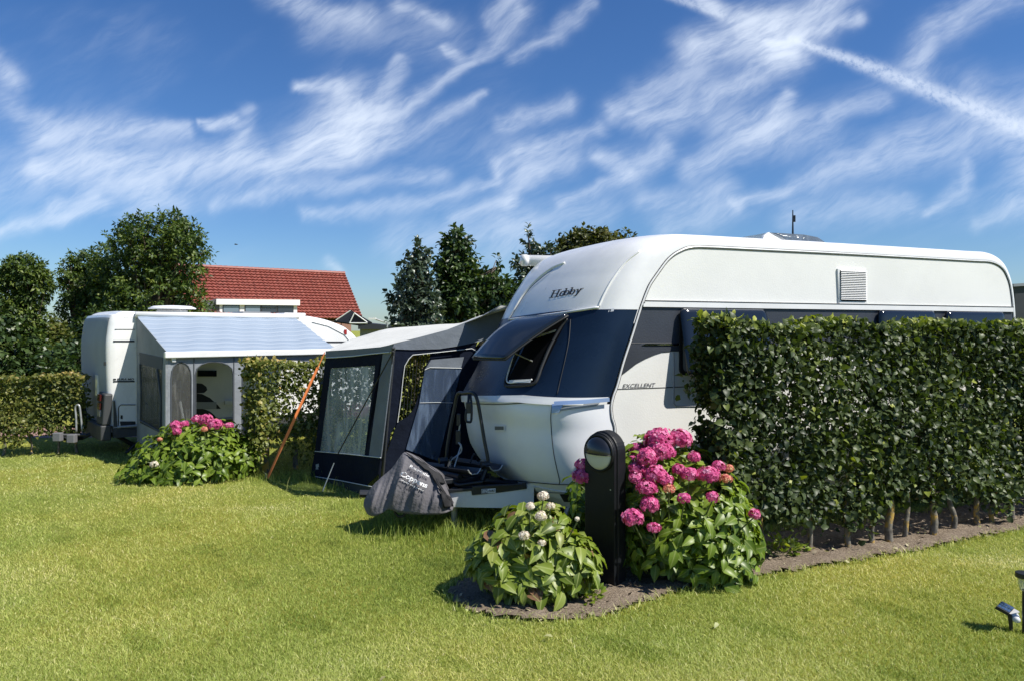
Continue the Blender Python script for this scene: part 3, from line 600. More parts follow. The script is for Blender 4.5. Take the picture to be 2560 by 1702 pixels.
def idx_z(z):   # front row nearest to a height
    return min(range(iz+1), key=lambda i: abs(OUT[i][1]-z))
def shell(i0, i1, name, mat, off=0.0, j0=0, j1=NA):
    rows = [[shp(i, *COLS[j], off) for j in range(j0, j1+1)] for i in range(i0, i1+1)]
    return MB().grid(rows).build(name, mat, van, True)
iB, iL, iM, iT = idx_z(.42), idx_z(1.16), idx_z(1.25), idx_z(1.975)
FI = list(range(iz+1)); FZ = np.array([OUT[i][1] for i in FI]); o_ = np.argsort(FZ); FZs = FZ[o_]; FU = np.array([OUT[i][0] for i in FI])[o_]; FB = np.array([Bul(i) for i in FI])[o_]
def tilt(v, z): return -max(0, v-.45)*float(np.interp(z, [.4, 1.2, 2.0], [.10, .085, .04]))
def nose(v, z, off=0.0):
    w = abs(2*v/CW-1); sh = max(0, 1-w**PE)**(1/PE); s_ = float(np.interp(z, FZs, FU)); b_ = float(np.interp(z, FZs, FB)); dv = max(0, min(v, CW-v))
    ins = .22*(RR-math.sqrt(max(0, RR*RR-(RR-dv)**2))) if dv < RR else 0
    return K(s_-b_*sh-off+ins, v, z+.05*sh*max(0, (z-2.3)/.35))
def nshell(z0, z1, name, mat, off=0.0, n=16, lip=False):
    """a band of the nose between two nominal heights; each edge dips towards the far side like the moulding does"""
    rows = [[nose(v, (z0+(z1-z0)*k/n)+tilt(v, z0)*(1-k/n)+tilt(v, z1)*k/n, off) for v, _ in COLS] for k in range(n+1)]
    if lip: rows = [[nose(v, z0+tilt(v, z0), 0) for v, _ in COLS]]+rows+[[nose(v, z1+tilt(v, z1), 0) for v, _ in COLS]]
    return MB().grid(rows).build(name, mat, van, auto=50)
nshell(.215, .42, 'front_bumper', SILVER, .012, lip=True)
nshell(.42, 1.175, 'front_locker', SILVER)
nshell(1.175, 1.235, 'front_ledge', WHITE, .028, 4, True)
nshell(1.235, 1.975, 'front_mask', NAVY, .008, lip=True)
shell(idx_z(1.86), iz, 'front_cap', WHITE, .002)
shell(iz, len(OUT)-1, 'roof', WHITE)
inner = [(OUT[i][0]+nrm2(i)[0]*RR*wi(i), OUT[i][1]+nrm2(i)[1]*RR*wi(i)) for i in range(len(OUT))]
MB().add([K(u, 0, z) for u, z in inner], [tuple(range(len(inner)))]).build('side_wall', HAMMER, van)
MB().add([K(u, CW, z) for u, z in inner], [tuple(range(len(inner)))]).build('side_wall', HAMMER, van)
MB().add([K(OUT[0][0], 0, .24), K(OUT[0][0], CW, .24), K(ur-.1, CW, .24), K(ur-.1, 0, .24)], [(0, 1, 2, 3)]).build('chassis', DARK, van)
# trim beads following the outline of the side
def inn(d): return [K(OUT[i][0]+nrm2(i)[0]*(d-.075*(1-wi(i))), -.004, OUT[i][1]+nrm2(i)[1]*(d-.075*(1-wi(i)))) for i in range(idx_z(.45), len(OUT)-3)]
MB().tube(inn(.078), .0035, 6).build('edge_seam', SEAM, van)
MB().tube(inn(.088), .009, 6).build('edge_trim', WHITE, van)
MB().tube(inn(.100), .0035, 6).build('edge_seam', SEAM, van)
def splate(pts, name, mat, th=.006, off=None, parent=None, bev=0):
    L = [side_uz(x, y) for x, y in pts]; off = th if off is None else off
    return MB().plate([K(u, -off, z) for u, z in L], -CV, th).build(name, mat, parent or van, bev=bev)
def front_edge_u(z, d=.104):
    i = idx_z(z); return OUT[i][0]+nrm2(i)[0]*(d-.075*(1-wi(i)))
def band(z0a, z1a, name, mat, off):   # horizontal band on the side, from the front seam to the rear seam
    n = 10; L = [K(front_edge_u(z0a+(z1a-z0a)*k/n), -off, z0a+(z1a-z0a)*k/n) for k in range(n+1)]
    return MB().plate([K(ur-.12, -off, z0a)]+L+[K(ur-.12, -off, z1a)], -CV, off).build(name, mat, van)
zT = side_uz(1700, 769)[1]; zR = side_uz(1700, 755)[1]; zM = side_uz(1690, 878)[1]
band(zM, zT, 'dark_band', HAMMER_D, .005)
sw = [(1690,877),(1654,880),(1636,886),(1613,896),(1591,908),(1569,925),(1552,938)]
L = [side_uz(x, y) for x, y in sw]; fe = [(front_edge_u(z), z) for z in np.linspace(L[-1][1], zM+.001, 8)]
MB().plate([K(u, -.005, z-.0005) for u, z in L+fe], -CV, .005).build('dark_swoosh', HAMMER_D, van)
band(zT, zR, 'white_rail', WHITE, .022)
MB().tube([K(front_edge_u(zR), -.022, zR+.004), K(ur-.12, -.022, zR+.004)], .005, 6).build('rail_seam', SEAM, van)
zl = side_uz(1600, 970)[1]
MB().tube([K(front_edge_u(zl), 0, zl), K(ur-.12, 0, zl)], .0045, 6).build('panel_seam', SEAM, van)
MB().tube([K(front_edge_u(zM+.06), -.005, zM+.075), K(ur-.12, -.005, zM+.075)], .003, 6).build('band_seam', SEAM, van)
splate([(1604,862),(1612,859),(1700,859),(1700,863),(1612,863)], 'chrome_streak', CHROME, .012)
def sidefn(x0, y0, x1, y1, hpx, slant, off):
    a0, b0 = side_uz(x0, y0); a1, b1 = side_uz(x1, y1); h = side_uz(x0, y0-hpx)[1]-b0
    return lambda x, y: K(a0+(a1-a0)*x+slant*h*y, -off, b0+(b1-b0)*x+h*y)
text_mesh('model_lettering', 'EXCELLENT', sidefn(1556, 969, 1636, 966, 10.5, .3, .004), pm('letter_grey', (.10, .10, .11), .4), van, bold=.005)
# grey tube tracing the open pane's cast shadow on the side wall
hp = [(1684,918),(1684,1008),(1692,1014),(1745,1014),(1745,918)]
L = [side_uz(x, y) for x, y in [(1684,880),(1684,1008),(1690,1014),(1760,1014),(1760,880)]]
MB().tube([K(u, -.004, z) for u, z in L], .006, 6).build('pane_shadow_line', pm('pane_shadow_grey', (.35, .36, .38), .5), van)
# side windows
def swin(x0, y0, x1, y1, open_=0.0):
    u0, z1_ = side_uz(x0, y0); u1, z0_ = side_uz(x1, y0)[0], side_uz((x0+x1)/2, y1)[1]
    def rr(u0, u1, z0, z1, r=.05, k=4):
        o = []
        for cx, cz, a in ((u1-r, z1-r, 0), (u0+r, z1-r, 90), (u0+r, z0+r, 180), (u1-r, z0+r, 270)):
            o += [(cx+r*math.cos(math.radians(a+90*t/k)), cz+r*math.sin(math.radians(a+90*t/k))) for t in range(k+1)]
        return o
    fr = MB().plate([K(u, -.02, z) for u, z in rr(u0, u1, z0_, z1_)][::-1], -CV, .02).build('side_window', RUB, van)
    MB().plate([K(u, -.024, z) for u, z in rr(u0+.03, u1-.03, z0_+.03, z1_-.03, .04)][::-1], -CV, .002).build('opening', pm('blind_fabric', (.25, .26, .27), .9), fr)
    tl = math.radians(open_); c_, s_ = math.cos(tl), math.sin(tl)
    def hin(u, z, o): w = z1_-z; return K(u, -(.03+w*s_+o*c_), z1_-w*c_+o*s_)
    pr = rr(u0-.015, u1+.015, z0_-.02, z1_+.01, .05)
    pv = MB()
    pv.plate([hin(u, z, .0) for u, z in pr][::-1], -CV, .0)
    rings = [[hin((u-(u0+u1)/2)*k+(u0+u1)/2, (z-(z0_+z1_)/2)*k+(z0_+z1_)/2, o) for u, z in pr] for k, o in ((1, 0), (1, .012), (.93, .03), (.86, .034), (.5, .040), (.02, .042))]
    q_ = MB().grid(rings, True); q_.build('pane', ACRY, fr, True)
swin(1697, 775, 1905, 934, 12); swin(2192, 778, 2327, 925, 1); swin(2360, 781, 2500, 920, 1)
# ventilation grille
fr = splate([(2091,672),(2163,674),(2165,763),(2095,761)], 'vent_grille', WHITE, .018, bev=.004)
gi = splate([(2096,677),(2160,679),(2162,755),(2099,754)], 'vent_opening', pm('vent_shadow', (.06, .06, .06), .8), .003, .0195, fr)
sl_ = MB()
for i in range(17):
    y_ = 679+i*4.4; a = side_uz(2097, y_); b_ = side_uz(2161, y_+1.5); u0, z0 = a; u1 = b_[0]; z1_ = b_[1]
    sl_.add([K(u0, -.020, z0+.012), K(u1, -.020, z0+.012), K(u1, -.034, z0), K(u0, -.034, z0), K(u0, -.020, z0-.002), K(u1, -.020, z0-.002)], [(0, 1, 2, 3), (3, 2, 5, 4)])
sl_.build('slats', WHITE, fr)
# marker lamp, corner steady, wheel
MB().tube([K(.62, -.002, 1.0-.15), K(.62, -.06, 1.0-.15)], .03, 12).build('marker_lamp', GALV, van)
wh = MB(); cw_ = K(2.9, .12, .33)
wh.grid([[cw_+CV*(.09*math.sin(b))+(CU*math.cos(a)+Vector((0, 0, math.sin(a))))*(.24+.09*math.cos(b)) for b in [2*math.pi*k/10 for k in range(10)]] for a in [2*math.pi*k/28 for k in range(29)]], True)
wo = wh.build('wheel', RUB, van, True); MB().disc(cw_-CV*.05, -CV, .2).build('rim', GALV, wo)
MB().tube([K(-.25, .35, .3), K(-.35, .38, .02)], .025, 8).box(K(-.35, .38, .01), (.14, .14, .02)).build('corner_steady', GALV, van)
# ---- points on the curved nose seen at a given place of the photograph
def nose_n(v, z):
    e = .01; a = nose(v+e, z)-nose(v-e, z); b_ = nose(v, z+e)-nose(v, z-e); n = b_.cross(a); n.normalize()
    return n if n.dot(CU) < 0 else -n
def nhit(px, py, off=0.0):
    t = (px-CX)/F; lo, hi = .0, 2.15
    def ev(v):
        Y = 6.6
        for _ in range(8): z = H-(py-HZ)/F*Y; p = nose(v, z); Y = p.y
        return p, z
    for _ in range(34):
        mid = (lo+hi)/2; p, z = ev(mid)
        if p.x/p.y > t: lo = mid
        else: hi = mid
    p, z = ev(lo); return p+nose_n(max(.02, lo), z)*off
def nline(pts, r, name, mat, off=.001, k=5, parent=None):
    c_ = [(p.x, p.y) for p in cr([(x, y, 0) for x, y in pts], k)]
    return MB().tube([nhit(x, y, off) for x, y in c_], r, 6).build(name, mat, parent or van, True)
def npatch(corners, name, mat, off, nx=8, ny=8, parent=None, th=.0):
    (a, b_, c_, d) = [Vector((x, y, 0)) for x, y in corners]; rows = []
    for j in range(ny+1):
        l, r = a.lerp(d, j/ny), b_.lerp(c_, j/ny); rows.append([nhit(l.lerp(r, i/nx).x, l.lerp(r, i/nx).y, off) for i in range(nx+1)])
    return MB().grid(rows).build(name, mat, parent or van, True)
nline([(1381,1006),(1377,1040),(1379,1080),(1384,1130),(1392,1170),(1399,1200),(1398,1208)], .004, 'locker_seam', SEAM)
nline([(1428,800),(1424,850),(1414,900),(1402,950),(1394,985)], .003, 'mask_seam', SEAM, .010)
nline([(1186,1185),(1250,1194),(1320,1201),(1399,1208),(1455,1207)], .004, 'bumper_seam', SEAM, .012)
nline([(1176,1008),(1250,1010),(1320,1006),(1386,1003)], .004, 'ledge_seam', SEAM, .004)
nline([(1273,800),(1340,793),(1420,782),(1498,770)], .012, 'cap_lip', WHITE, .008)
nline([(1273,799),(1290,770),(1312,735),(1342,702),(1380,676),(1412,664)], .012, 'cap_ridge', WHITE, .006)
nline([(1277,799),(1294,771),(1316,737),(1346,705),(1384,679)], .003, 'cap_seam', SEAM, .012)
nline([(1497,769),(1512,735),(1535,695),(1563,660),(1600,632)], .010, 'cap_ridge', WHITE, .004)
# blue chromed manoeuvring handle
SATIN = pm('satin_blue_trim', (.30, .42, .66), .35, metal=.3)
hd = npatch([(1388,1005),(1521,993),(1521,1003),(1388,1014)], 'grab_handle', SATIN, .034, 14, 3)
npatch([(1382,1010),(1410,1009),(1398,1030),(1380,1031)], 'grip_plate', SATIN, .02, 4, 4, hd)
npatch([(1404,1013),(1500,1005),(1490,1014),(1400,1026)], 'recess', pm('recess_grey', (.3, .32, .35), .4), .006, 10, 3, hd)
# locker badge
bg_ = npatch([(1238,1062),(1265,1062),(1265,1076),(1238,1076)], 'lock_badge', SILVER, .010, 4, 2)
npatch([(1240,1064.5),(1262,1064.5),(1262,1073.5),(1240,1073.5)], 'lock_plate', pm('badge_dark', (.12, .13, .14), .35), .013, 4, 2, bg_)
# lower bumper slot
npatch([(1401,1230),(1462,1230),(1455,1251),(1412,1249)], 'bumper_slot', RUB, .018, 6, 3)
nline([(1345,1226),(1400,1228),(1455,1227)], .003, 'bumper_crease', SEAM, .013)
npatch([(1456.5,775),(1535-.0,770),(1534,776),(1456,782)], 'cap_marker', WHITE, .012, 4, 2) if False else None
npatch([(1517,774),(1536,772),(1534,779),(1515,782)], 'badge', pm('badge_pale', (.5, .52, .55), .4), .004, 3, 2)
# front window: dark opening with pale frame and the tilted pane
op = npatch([(1343,806),(1421,797),(1340,962),(1264,967)], 'front_window', DARK, .010, 8, 10)
def nedge(pts, r, name, mat, off): return nline(pts, r, name, mat, off, 4, op)
nedge([(1340,812),(1312,850),(1292,890),(1277,925),(1266,955),(1270,966),(1300,965),(1334,961),(1345,950),(1358,915),(1378,868),(1400,828),(1420,798)], .016, 'frame', RUB, .012)
nedge([(1300,868),(1285,905),(1272,945),(1276,959),(1300,957),(1325,955),(1334,950)], .008, 'inner_frame', WHITE, .022)
npatch([(1279,953),(1334,950),(1331,959),(1277,961)], 'sill', WHITE, .028, 4, 2, op)
npatch([(1335,846),(1395,826),(1391,832),(1332,852)], 'blind_rail', WHITE, .02, 4, 2, op)
hl_, hr_ = nhit(1341, 800, .03), nhit(1421, 794, .03)
bR = P(1275, 895, hr_.y-.42) if False else None
# pane swings outwards along the nose normal and down
def pane_pt(a, t):
    top = hl_.lerp(hr_, a); outv = -CU*.56+Vector((0, 0, -.38))+CV*.10
    bow = Vector((0, 0, .02+.075*(1-a)))*math.sin(math.pi*min(1, t))-CU*.02*math.sin(math.pi*a)
    return top+outv*t+bow*(1.0)
LP_ = bottoml = None
pg = [[pane_pt(-.05+1.1*i/12, t) for i in range(13)] for t in np.linspace(0, 1, 15)]
po = MB().grid(pg).build('open_pane', ACRY, op, True); sm = po.modifiers.new('s', 'SOLIDIFY'); sm.thickness = .025
edge = [r[0] for r in pg]+pg[-1]+[r[-1] for r in reversed(pg)]
MB().tube(edge, .010, 6).build('pane_rim', RUB, po, True)
# stay bars
MB().tube([nhit(1335, 905, .02), pane_pt(.05, .75)], .006, 6).build('window_stay', GALV, op)
# 'Hobby' drawn with a broad nib, upright italic
def word_nib():
    H_ = []
    def L(*p): H_.append(list(p))
    L((.02,0),(.30,0)); L((.16,0),(.34,1)); L((.22,1),(.48,1)); L((.46,0),(.74,0)); L((.60,0),(.78,1)); L((.66,1),(.92,1)); L((.25,.5),(.70,.5))
    def ring(cx, cy, rx, ry, a0=0, a1=360, sk=.18):
        L(*[(cx+rx*math.cos(math.radians(a))+sk*(cy+ry*math.sin(math.radians(a))), cy+ry*math.sin(math.radians(a))) for a in range(a0, a1+1, 20)])
    ring(1.02, .33, .17, .33)
    for bx in (1.36, 1.86):
        L((bx-.04, 1), (bx+.06, 1), (bx+.05, .95), (bx-.10, .05)); ring(bx+.06, .33, .17, .31, -170, 170)
    L((2.30,.62),(2.42,.62),(2.47,.05)); L((2.80,.64),(2.70,.62),(2.46,.0),(2.30,-.28),(2.16,-.30)); L((2.68,.64),(2.88,.64))
    return H_
def hobby():
    A0, A1 = Vector((1374, 746, 0)), Vector((1456, 733, 0)); up = Vector((3, -17, 0)); mb = MB()
    def mp(x, y): q_ = A0.lerp(A1, x/2.85)+up*y; return nhit(q_.x, q_.y, .0045)
    nib = (.058, .020)
    for s_ in word_nib():
        d = []
        for a, b_ in zip(s_[:-1], s_[1:]): d += [(a[0]+(b_[0]-a[0])*t/3, a[1]+(b_[1]-a[1])*t/3) for t in range(3)]
        d.append(s_[-1]); vs = []; 
        for x, y in d: vs += [mp(x-nib[0], y-nib[1]-.02), mp(x+nib[0], y-nib[1]-.02), mp(x+nib[0], y+nib[1]+.02), mp(x-nib[0], y+nib[1]+.02)]
        fs = [(0, 1, 2, 3), tuple(len(vs)-4+k for k in range(4))]
        for i in range(len(d)-1):
            a = i*4; b_ = a+4
            fs += [(a, a+1, b_+1, b_), (a+1, a+2, b_+2, b_+1), (a+2, a+3, b_+3, b_+2), (a+3, a, b_, b_+3), ]
        mb.add(vs, fs)
    mb.build('brand_lettering', RUB, van)
hobby()
# roof furniture
fd = [[K(.70+1.25*s_, .35+1.7*t, 2.60+(.155*max(0, math.sin(math.pi*min(1, s_**.62)))**.55*max(0, math.sin(math.pi*t))**.5)) for t in np.linspace(0, 1, 18)] for s_ in np.linspace(0, 1, 22)]
MB().grid(fd).build('roof_fairing', WHITE, van, True)
hb = [planehit(x, y, K(0, .75, 0), -CV) for x, y in ((1903,612),(1910,590),(1922,581),(1950,590),(1975,608),(1990,615))]
so = MB().plate(hb, -CV, .03).build('roof_hatch', WHITE, van); MB().plate([p+CV*.7 for p in hb], -CV, .03).build('hatch_side', WHITE, so)
top = [planehit(x, y, K(0, .75, 0), -CV) for x, y in ((1922,582),(1960,584),(2010,587),(2045,594),(2075,615))]
MB().grid([[p+CV*.02 for p in top], [p+CV*.7 for p in top]]).plate([p for p in top]+[planehit(1975, 612, K(0, .75, 0), -CV)], -CV, .02).build('hatch_dome', clearmat('smoked_plastic', (.5, .55, .6), (.35, .2), .1, (.2, .24, .28)), so, True)
ap = planehit(1982, 592, K(0, 1.2, 0), -CV); at_ = planehit(1982, 526, K(0, 1.2, 0), -CV)
ao = MB().tube([ap, at_], [.012, .006], 6); ao.tube([ap.lerp(at_, .55)+Vector((.02, 0, 0)), ap.lerp(at_, .8)+Vector((.02, 0, 0))], .012, 6); ao.build('antenna', BLK, van)
# awning cassette on the far roof edge
c0, c1 = K(.16, CW-.05, 2.60), K(3.6, CW-.05, 2.68)
ca = MB().tube([c0, c1], .062, 14); cao = ca.build('awning_cassette', WHITE, van, True)
MB().tube([c0-CU*.03, c0+CU*.03], .068, 14).build('end_cap', WHITE, cao, True)
# drawbar with white side panels, coupling post
ab = MB()
for v0, v1 in ((.55, 1.05), (1.85, 1.35)):
    a, b_ = K(-.52, v0, 0), K(-1.62, v1, 0); d = (b_-a).normalized(); nn = Vector((d.y, -d.x, 0)); nn = nn if nn.y < 0 else -nn
    ab.plate([a+Vector((0, 0, .21)), a+Vector((0, 0, .43)), b_+Vector((0, 0, .34)), b_+Vector((0, 0, .22))], nn, .02)
MB().plate([K(-.55, .62, .33), K(-1.6, 1.08, .27), K(-1.6, 1.32, .27), K(-.55, 1.8, .33)], (0, 0, 1), .02).build('drawbar_floor', BLK, van)
ab.build('drawbar_cover', WHITE, van)
ar = MB().tube([K(-.3, .7, .24), K(-1.6, 1.15, .3), K(-1.95, 1.2, .33)], .035, 8); ar.tube([K(-.3, 1.7, .24), K(-1.6, 1.25, .3)], .035, 8); ar.build('drawbar', BLK, van)
jp = G(1136, 1316); MB().tube([Vector((jp.x, jp.y, .0)), Vector((jp.x, jp.y, .36))], .030, 12).box((jp.x, jp.y, .012), (.12, .12, .02)).build('support_leg', GALV, van)
# ================================================================ BICYCLE CARRIER on the drawbar
br = thing('bicycle_carrier', 'folded black bicycle carrier with an upright hoop, mounted on the white drawbar', 'bike rack', K(-1.1, 1.1, .4))
ym = 6.62
def q3(*a): return P(a[0], a[1], a[2] if len(a) > 2 else ym)
beam = MB().plate([q3(1108,1224), q3(1180,1219), q3(1180,1214), q3(1316,1208,6.60), q3(1317,1221,6.60), q3(1245,1231), q3(1180,1237), q3(1178,1226), q3(1108,1232)], (0, -1, 0), .04); beam.build('beam', BLK, br, bev=.004)
beam = MB().tube([P(1095,1215,7.1), P(1200,1205,7.05), P(1315,1205,6.9)], .02, 8); beam.build('beam', BLK, br)
MB().tube(cr([q3(1135,1196,6.75), q3(1137,1206,6.7), q3(1146,1211,6.66), q3(1175,1207,6.66), q3(1208,1203,6.66)], 4), .014, 8).build('cross_tube', CHROME if False else BLK, br, True)
pl = MB().plate([P(1203.5,1221.5,ym-.006), P(1239,1219.5,ym-.006), P(1239,1230.5,ym-.006), P(1203.5,1233,ym-.006)], (0, -1, 0), .004).build('name_plate', pm('label_white', (.75, .75, .74), .4), br)
MB().plate([P(1204,1222,ym-.009), P(1219,1221.3,ym-.009), P(1219,1231.6,ym-.009), P(1204,1232.6,ym-.009)], (0, -1, 0), .002).build('plate_block', pm('label_grey', (.25, .25, .26), .5), pl)
LN = lambda x0, y0, x1, y1, h, Y: (lambda x, y: P(x0+(x1-x0)*x+.2*h*y, y0+(y1-y0)*x-h*y, Y))
text_mesh('name_lettering', 'EN', LN(1206, 1230.4, 1217, 1229.6, 6.5, ym-.012), pm('label_white2', (.75, .75, .74), .4), pl, bold=.02)
text_mesh('name_lettering', 'DURO', LN(1221, 1229, 1237, 1228, 6, ym-.010), RUB, pl, bold=.02)
def tray(x0, y0, Y0, x1, y1, Y1):
    a, b_ = P(x0, y0, Y0), P(x1, y1, Y1); d = (b_-a).normalized(); s_ = Vector((d.y, -d.x, 0)).normalized(); prof = [(-.07, .045), (-.055, .02), (-.03, .0), (.03, .0), (.055, .02), (.07, .045)]
    g_ = MB().grid([[a.lerp(b_, t)+s_*x+Vector((0, 0, z)) for x, z in prof] for t in np.linspace(0, 1, 6)]); o = g_.build('wheel_tray', BLK, br); m_ = o.modifiers.new('s', 'SOLIDIFY'); m_.thickness = .006
    MB().tube([b_+s_*x+Vector((0, 0, z)) for x, z in prof], .006, 6).build('tray_lip', GALV, o)
    MB().tube(cr([a.lerp(b_, .55)+s_*-.07+Vector((0, 0, .04)), a.lerp(b_, .6)+Vector((0, 0, .12)), a.lerp(b_, .65)+s_*.07+Vector((0, 0, .05))], 5), .009, 6).build('strap', RUB, o)
tray(1050, 1166, 7.35, 1186, 1184, 6.62); tray(1112, 1152, 7.45, 1240, 1175, 6.66)
MB().box(P(1128,1188,6.95), (.5, .5, .05), .4).build('base_frame', BLK, br, bev=.01)
MB().tube([P(1085,1178,7.0), P(1150,1192,6.7)], .03, 10).tube([P(1165,1190,6.9), P(1225,1188,6.75)], .025, 10).tube([P(1205,1198,6.7), P(1215,1172,6.72)], .022, 8).build('swivel', BLK, br)
hoop = [(1221,1170,6.74),(1219,1142,6.74),(1211,1100,6.75),(1201,1040,6.77),(1194,1002,6.78),(1187,985,6.80),(1177,980,6.84),(1160,982,6.95),(1148,981,7.05),(1142,990,7.08),(1136,1020,7.1),(1126,1070,7.1),(1118,1120,7.1),(1115,1165,7.1)]
MB().tube(cr([P(*h_) for h_ in hoop], 5), .0165, 12).build('hoop', BLK, br, True)
for c_ in ((1213,1160,6.72),(1108,1150,7.05)): MB().tube([P(*c_)-CU*.04, P(*c_)+CU*.04], .03, 10).build('clamp_knob', BLK, br)
MB().tube(cr([P(*h_) for h_ in ((1172,985,6.78),(1170,1010,6.72),(1165,1030,6.7),(1165,1050,6.7),(1172,1054,6.7),(1178,1050,6.7),(1179,1015,6.7),(1176,985,6.78))], 4), .011, 8).build('frame_clamp', RUB, br, True)
for c_, s_ in ((P(1172,1018,6.72), (.05, .05, .10)), (P(1146,1048,7.0), (.03, .05, .11)), (P(1145,1092,7.0), (.04, .05, .13))): MB().box(c_, s_).build('frame_clamp', BLK, br, bev=.006)
MB().tube(cr([P(*h_) for h_ in ((1150,1060,7.0),(1147,1080,7.0),(1143,1100,7.0),(1152,1112,6.95),(1153,1128,6.95),(1140,1140,6.95),(1127,1150,6.9),(1126,1166,6.9))], 4), .008, 8).build('crank', GALV, br, True)
MB().tube([P(1153,1110,6.98), P(1136,1166,6.92)], .006, 6).build('crank_rod', GALV, br)
# ================================================================ GREY CLOTH OVER THE COUPLING
cv = thing('hitch_cover', 'grey cloth cover with white lettering draped over the caravan coupling', 'cover', P(1010, 1275, 6.5))
tp_ = [(911,1252),(918,1231),(934,1209),(955,1190),(981,1169),(999,1141),(1011,1126),(1037,1136),(1060,1155),(1085,1172),(1106,1188),(1120,1225),(1134,1262)]
bt_ = [(911,1257),(918,1274),(934,1281),(955,1276),(981,1259),(999,1268),(1011,1269),(1037,1271),(1060,1271),(1085,1271),(1106,1272),(1120,1270),(1134,1266)]
hw = [.02,.10,.15,.18,.19,.20,.21,.23,.24,.24,.22,.18,.12]
xs = np.linspace(911, 1134, 64); T1 = np.interp(xs, [a for a, _ in tp_], [b for _, b in tp_]); T2 = np.interp(xs, [a for a, _ in bt_], [b for _, b in bt_]); HWI = np.interp(xs, [a for a, _ in tp_], hw)
def sm1(a): return np.convolve(np.pad(a, 2, 'edge'), [.15, .2, .3, .2, .15], 'valid')
T1, T2, HWI = sm1(T1), sm1(T2), sm1(HWI); cy0 = 6.60; rows = []
def cover_pt(i, b):
    """b: 0 ridge, .5 bottom near side, 1 back at the ridge"""
    x, t1, t2, w = xs[i], T1[i], T2[i], HWI[i]
    if b <= .55: s_ = b/.55; f_ = math.sin(math.pi/2*min(1, s_*1.25))**.8; yy = cy0-w*f_*.9; yz = t1+(t2-t1)*s_
    else: s_ = (b-.55)/.45; yy = cy0-w*.9+2*w*.95*math.sin(math.pi/2*s_) if s_ < 1 else cy0+w; yz = t2+(t1-t2)*max(0, (s_-.35)/.65)
    if b > .97: yy = cy0+.02
    k = math.sin(math.pi*min(1, b/.55)) if b < .55 else 0
    # folds fall from the peak
    ax = (x-1008)/60+(.5*(yz-1126)/150); fold = .024*math.sin(ax*7.0+.6)+.012*math.sin(ax*15+yz*.02+1)+.010*math.sin(ax*31+yz*.05)
    yy -= k*fold*(1 if x > 930 else .3)
    return P(x, yz, 6.60)+Vector((0, yy-6.60, 0))
rows = [[cover_pt(i, b) for b in np.linspace(0, 1, 34)] for i in range(len(xs))]
CLOTH = pm('grey_cover_cloth', (.12, .115, .125), .85, bump=(26, .5, .02), var=(5, .15)); CLB = pm('cover_shade_cloth', (.012, .012, .014), .8, var=(9, .2))  # the black one only paints shade and folds on the grey cloth
co_ = MB().grid(rows).build('cloth', CLOTH, cv, True); 
def cov(px, py, off=.004):   # nearest point of the near side
    i = int(np.clip(np.searchsorted(xs, px), 1, 62)); s_ = float(np.clip((py-T1[i])/(T2[i]-T1[i]), 0, 1)); a, b_ = cover_pt(i-1, s_*.55), cover_pt(i, s_*.55)
    p = a.lerp(b_, (px-xs[i-1])/(xs[i]-xs[i-1])); q_ = P(px, py, p.y-off); return q_
def covtext(s, x0, y0, x1, y1, h, bold, nm='lettering'):
    dx, dy = x1-x0, y1-y0; L = math.hypot(dx, dy); nx, ny = dy/L, -dx/L
    text_mesh(nm, s, lambda x, y: cov(x0+dx*x+nx*h*y, y0+dy*x+ny*h*y, .024), pm('print_white', (.72, .72, .72), .6), co_, bold=bold)
covtext('Coppens', 1000, 1187, 1066, 1219, 13, .03, 'cover_lettering'); covtext('Recreatie', 1024, 1166, 1072, 1192, 7, .01, 'cover_lettering'); covtext('www.coppens', 1000, 1199, 1058, 1227, 5, .005, 'cover_lettering')
# black sheets for the cover's shaded right side, black tubes for dark folds
def covquad(pl, name, off, mat=CLB):
    g_ = []
    (a, b_, c_, d) = [Vector((x, y, 0)) for x, y in pl]
    for j in range(9):
        l, r = a.lerp(d, j/8), b_.lerp(c_, j/8); g_.append([cov(l.lerp(r, i/12).x, l.lerp(r, i/12).y, off) for i in range(13)])
    o = MB().grid(g_).build(name, mat, co_, True); m_ = o.modifiers.new('s', 'SOLIDIFY'); m_.thickness = .006; return o
covquad([(1013,1129),(1062,1158),(1100,1190),(1062,1172)], 'cover_shade', .014); covquad([(1060,1160),(1104,1188),(1112,1208),(1092,1204)], 'cover_shade', .016)
for (a, b_) in (((1078,1184),(1118,1244)), ((1090,1196),(1127,1254))):  # tubes drawn as the dark of diagonal folds
    MB().tube([cov(a[0]+(b_[0]-a[0])*t, a[1]+(b_[1]-a[1])*t, .015) for t in np.linspace(0, 1, 10)], .009, 6).build('fold_shade', CLB, co_, True)
MB().tube(cr([P(x, y, 6.5) for x, y in ((985,1264),(987,1278),(994,1288),(1003,1290),(1012,1284),(1018,1270))], 4), .011, 8).build('loop_handle', RUB, cv, True)
covquad([(1100,1225),(1130,1245),(1134,1264),(1110,1268)], 'cover_shade', .012)  # black sheet standing for shade at the right end
# ================================================================ NAVY AWNING TENT
TN = pm('navy_canvas', (.008, .012, .024), .9, spec=.12, bump=(12, .5, .02), var=(3, .25)); TG = pm('grey_canvas', (.15, .172, .20), .85, bump=(9, .4, .02), var=(2.5, .15))
TB = pm('cream_grey_canvas', (.56, .56, .52), .85, bump=(6, .4, .02), var=(2, .08)); PIP = pm('white_piping', (.6, .62, .6), .6)
CLR = clearmat('clear_window_foil', (.88, .92, .95), (.20, .42), .12, (.50, .56, .60), 4.0); CLB_ = clearmat('blue_clear_foil', (.45, .55, .72), (.28, .55), .14, (.16, .22, .32), 9.0)
tent = thing('caravan_awning_tent', 'navy and grey canvas awning tent with clear windows pitched beside the near caravan', 'tent', G(925, 1240))
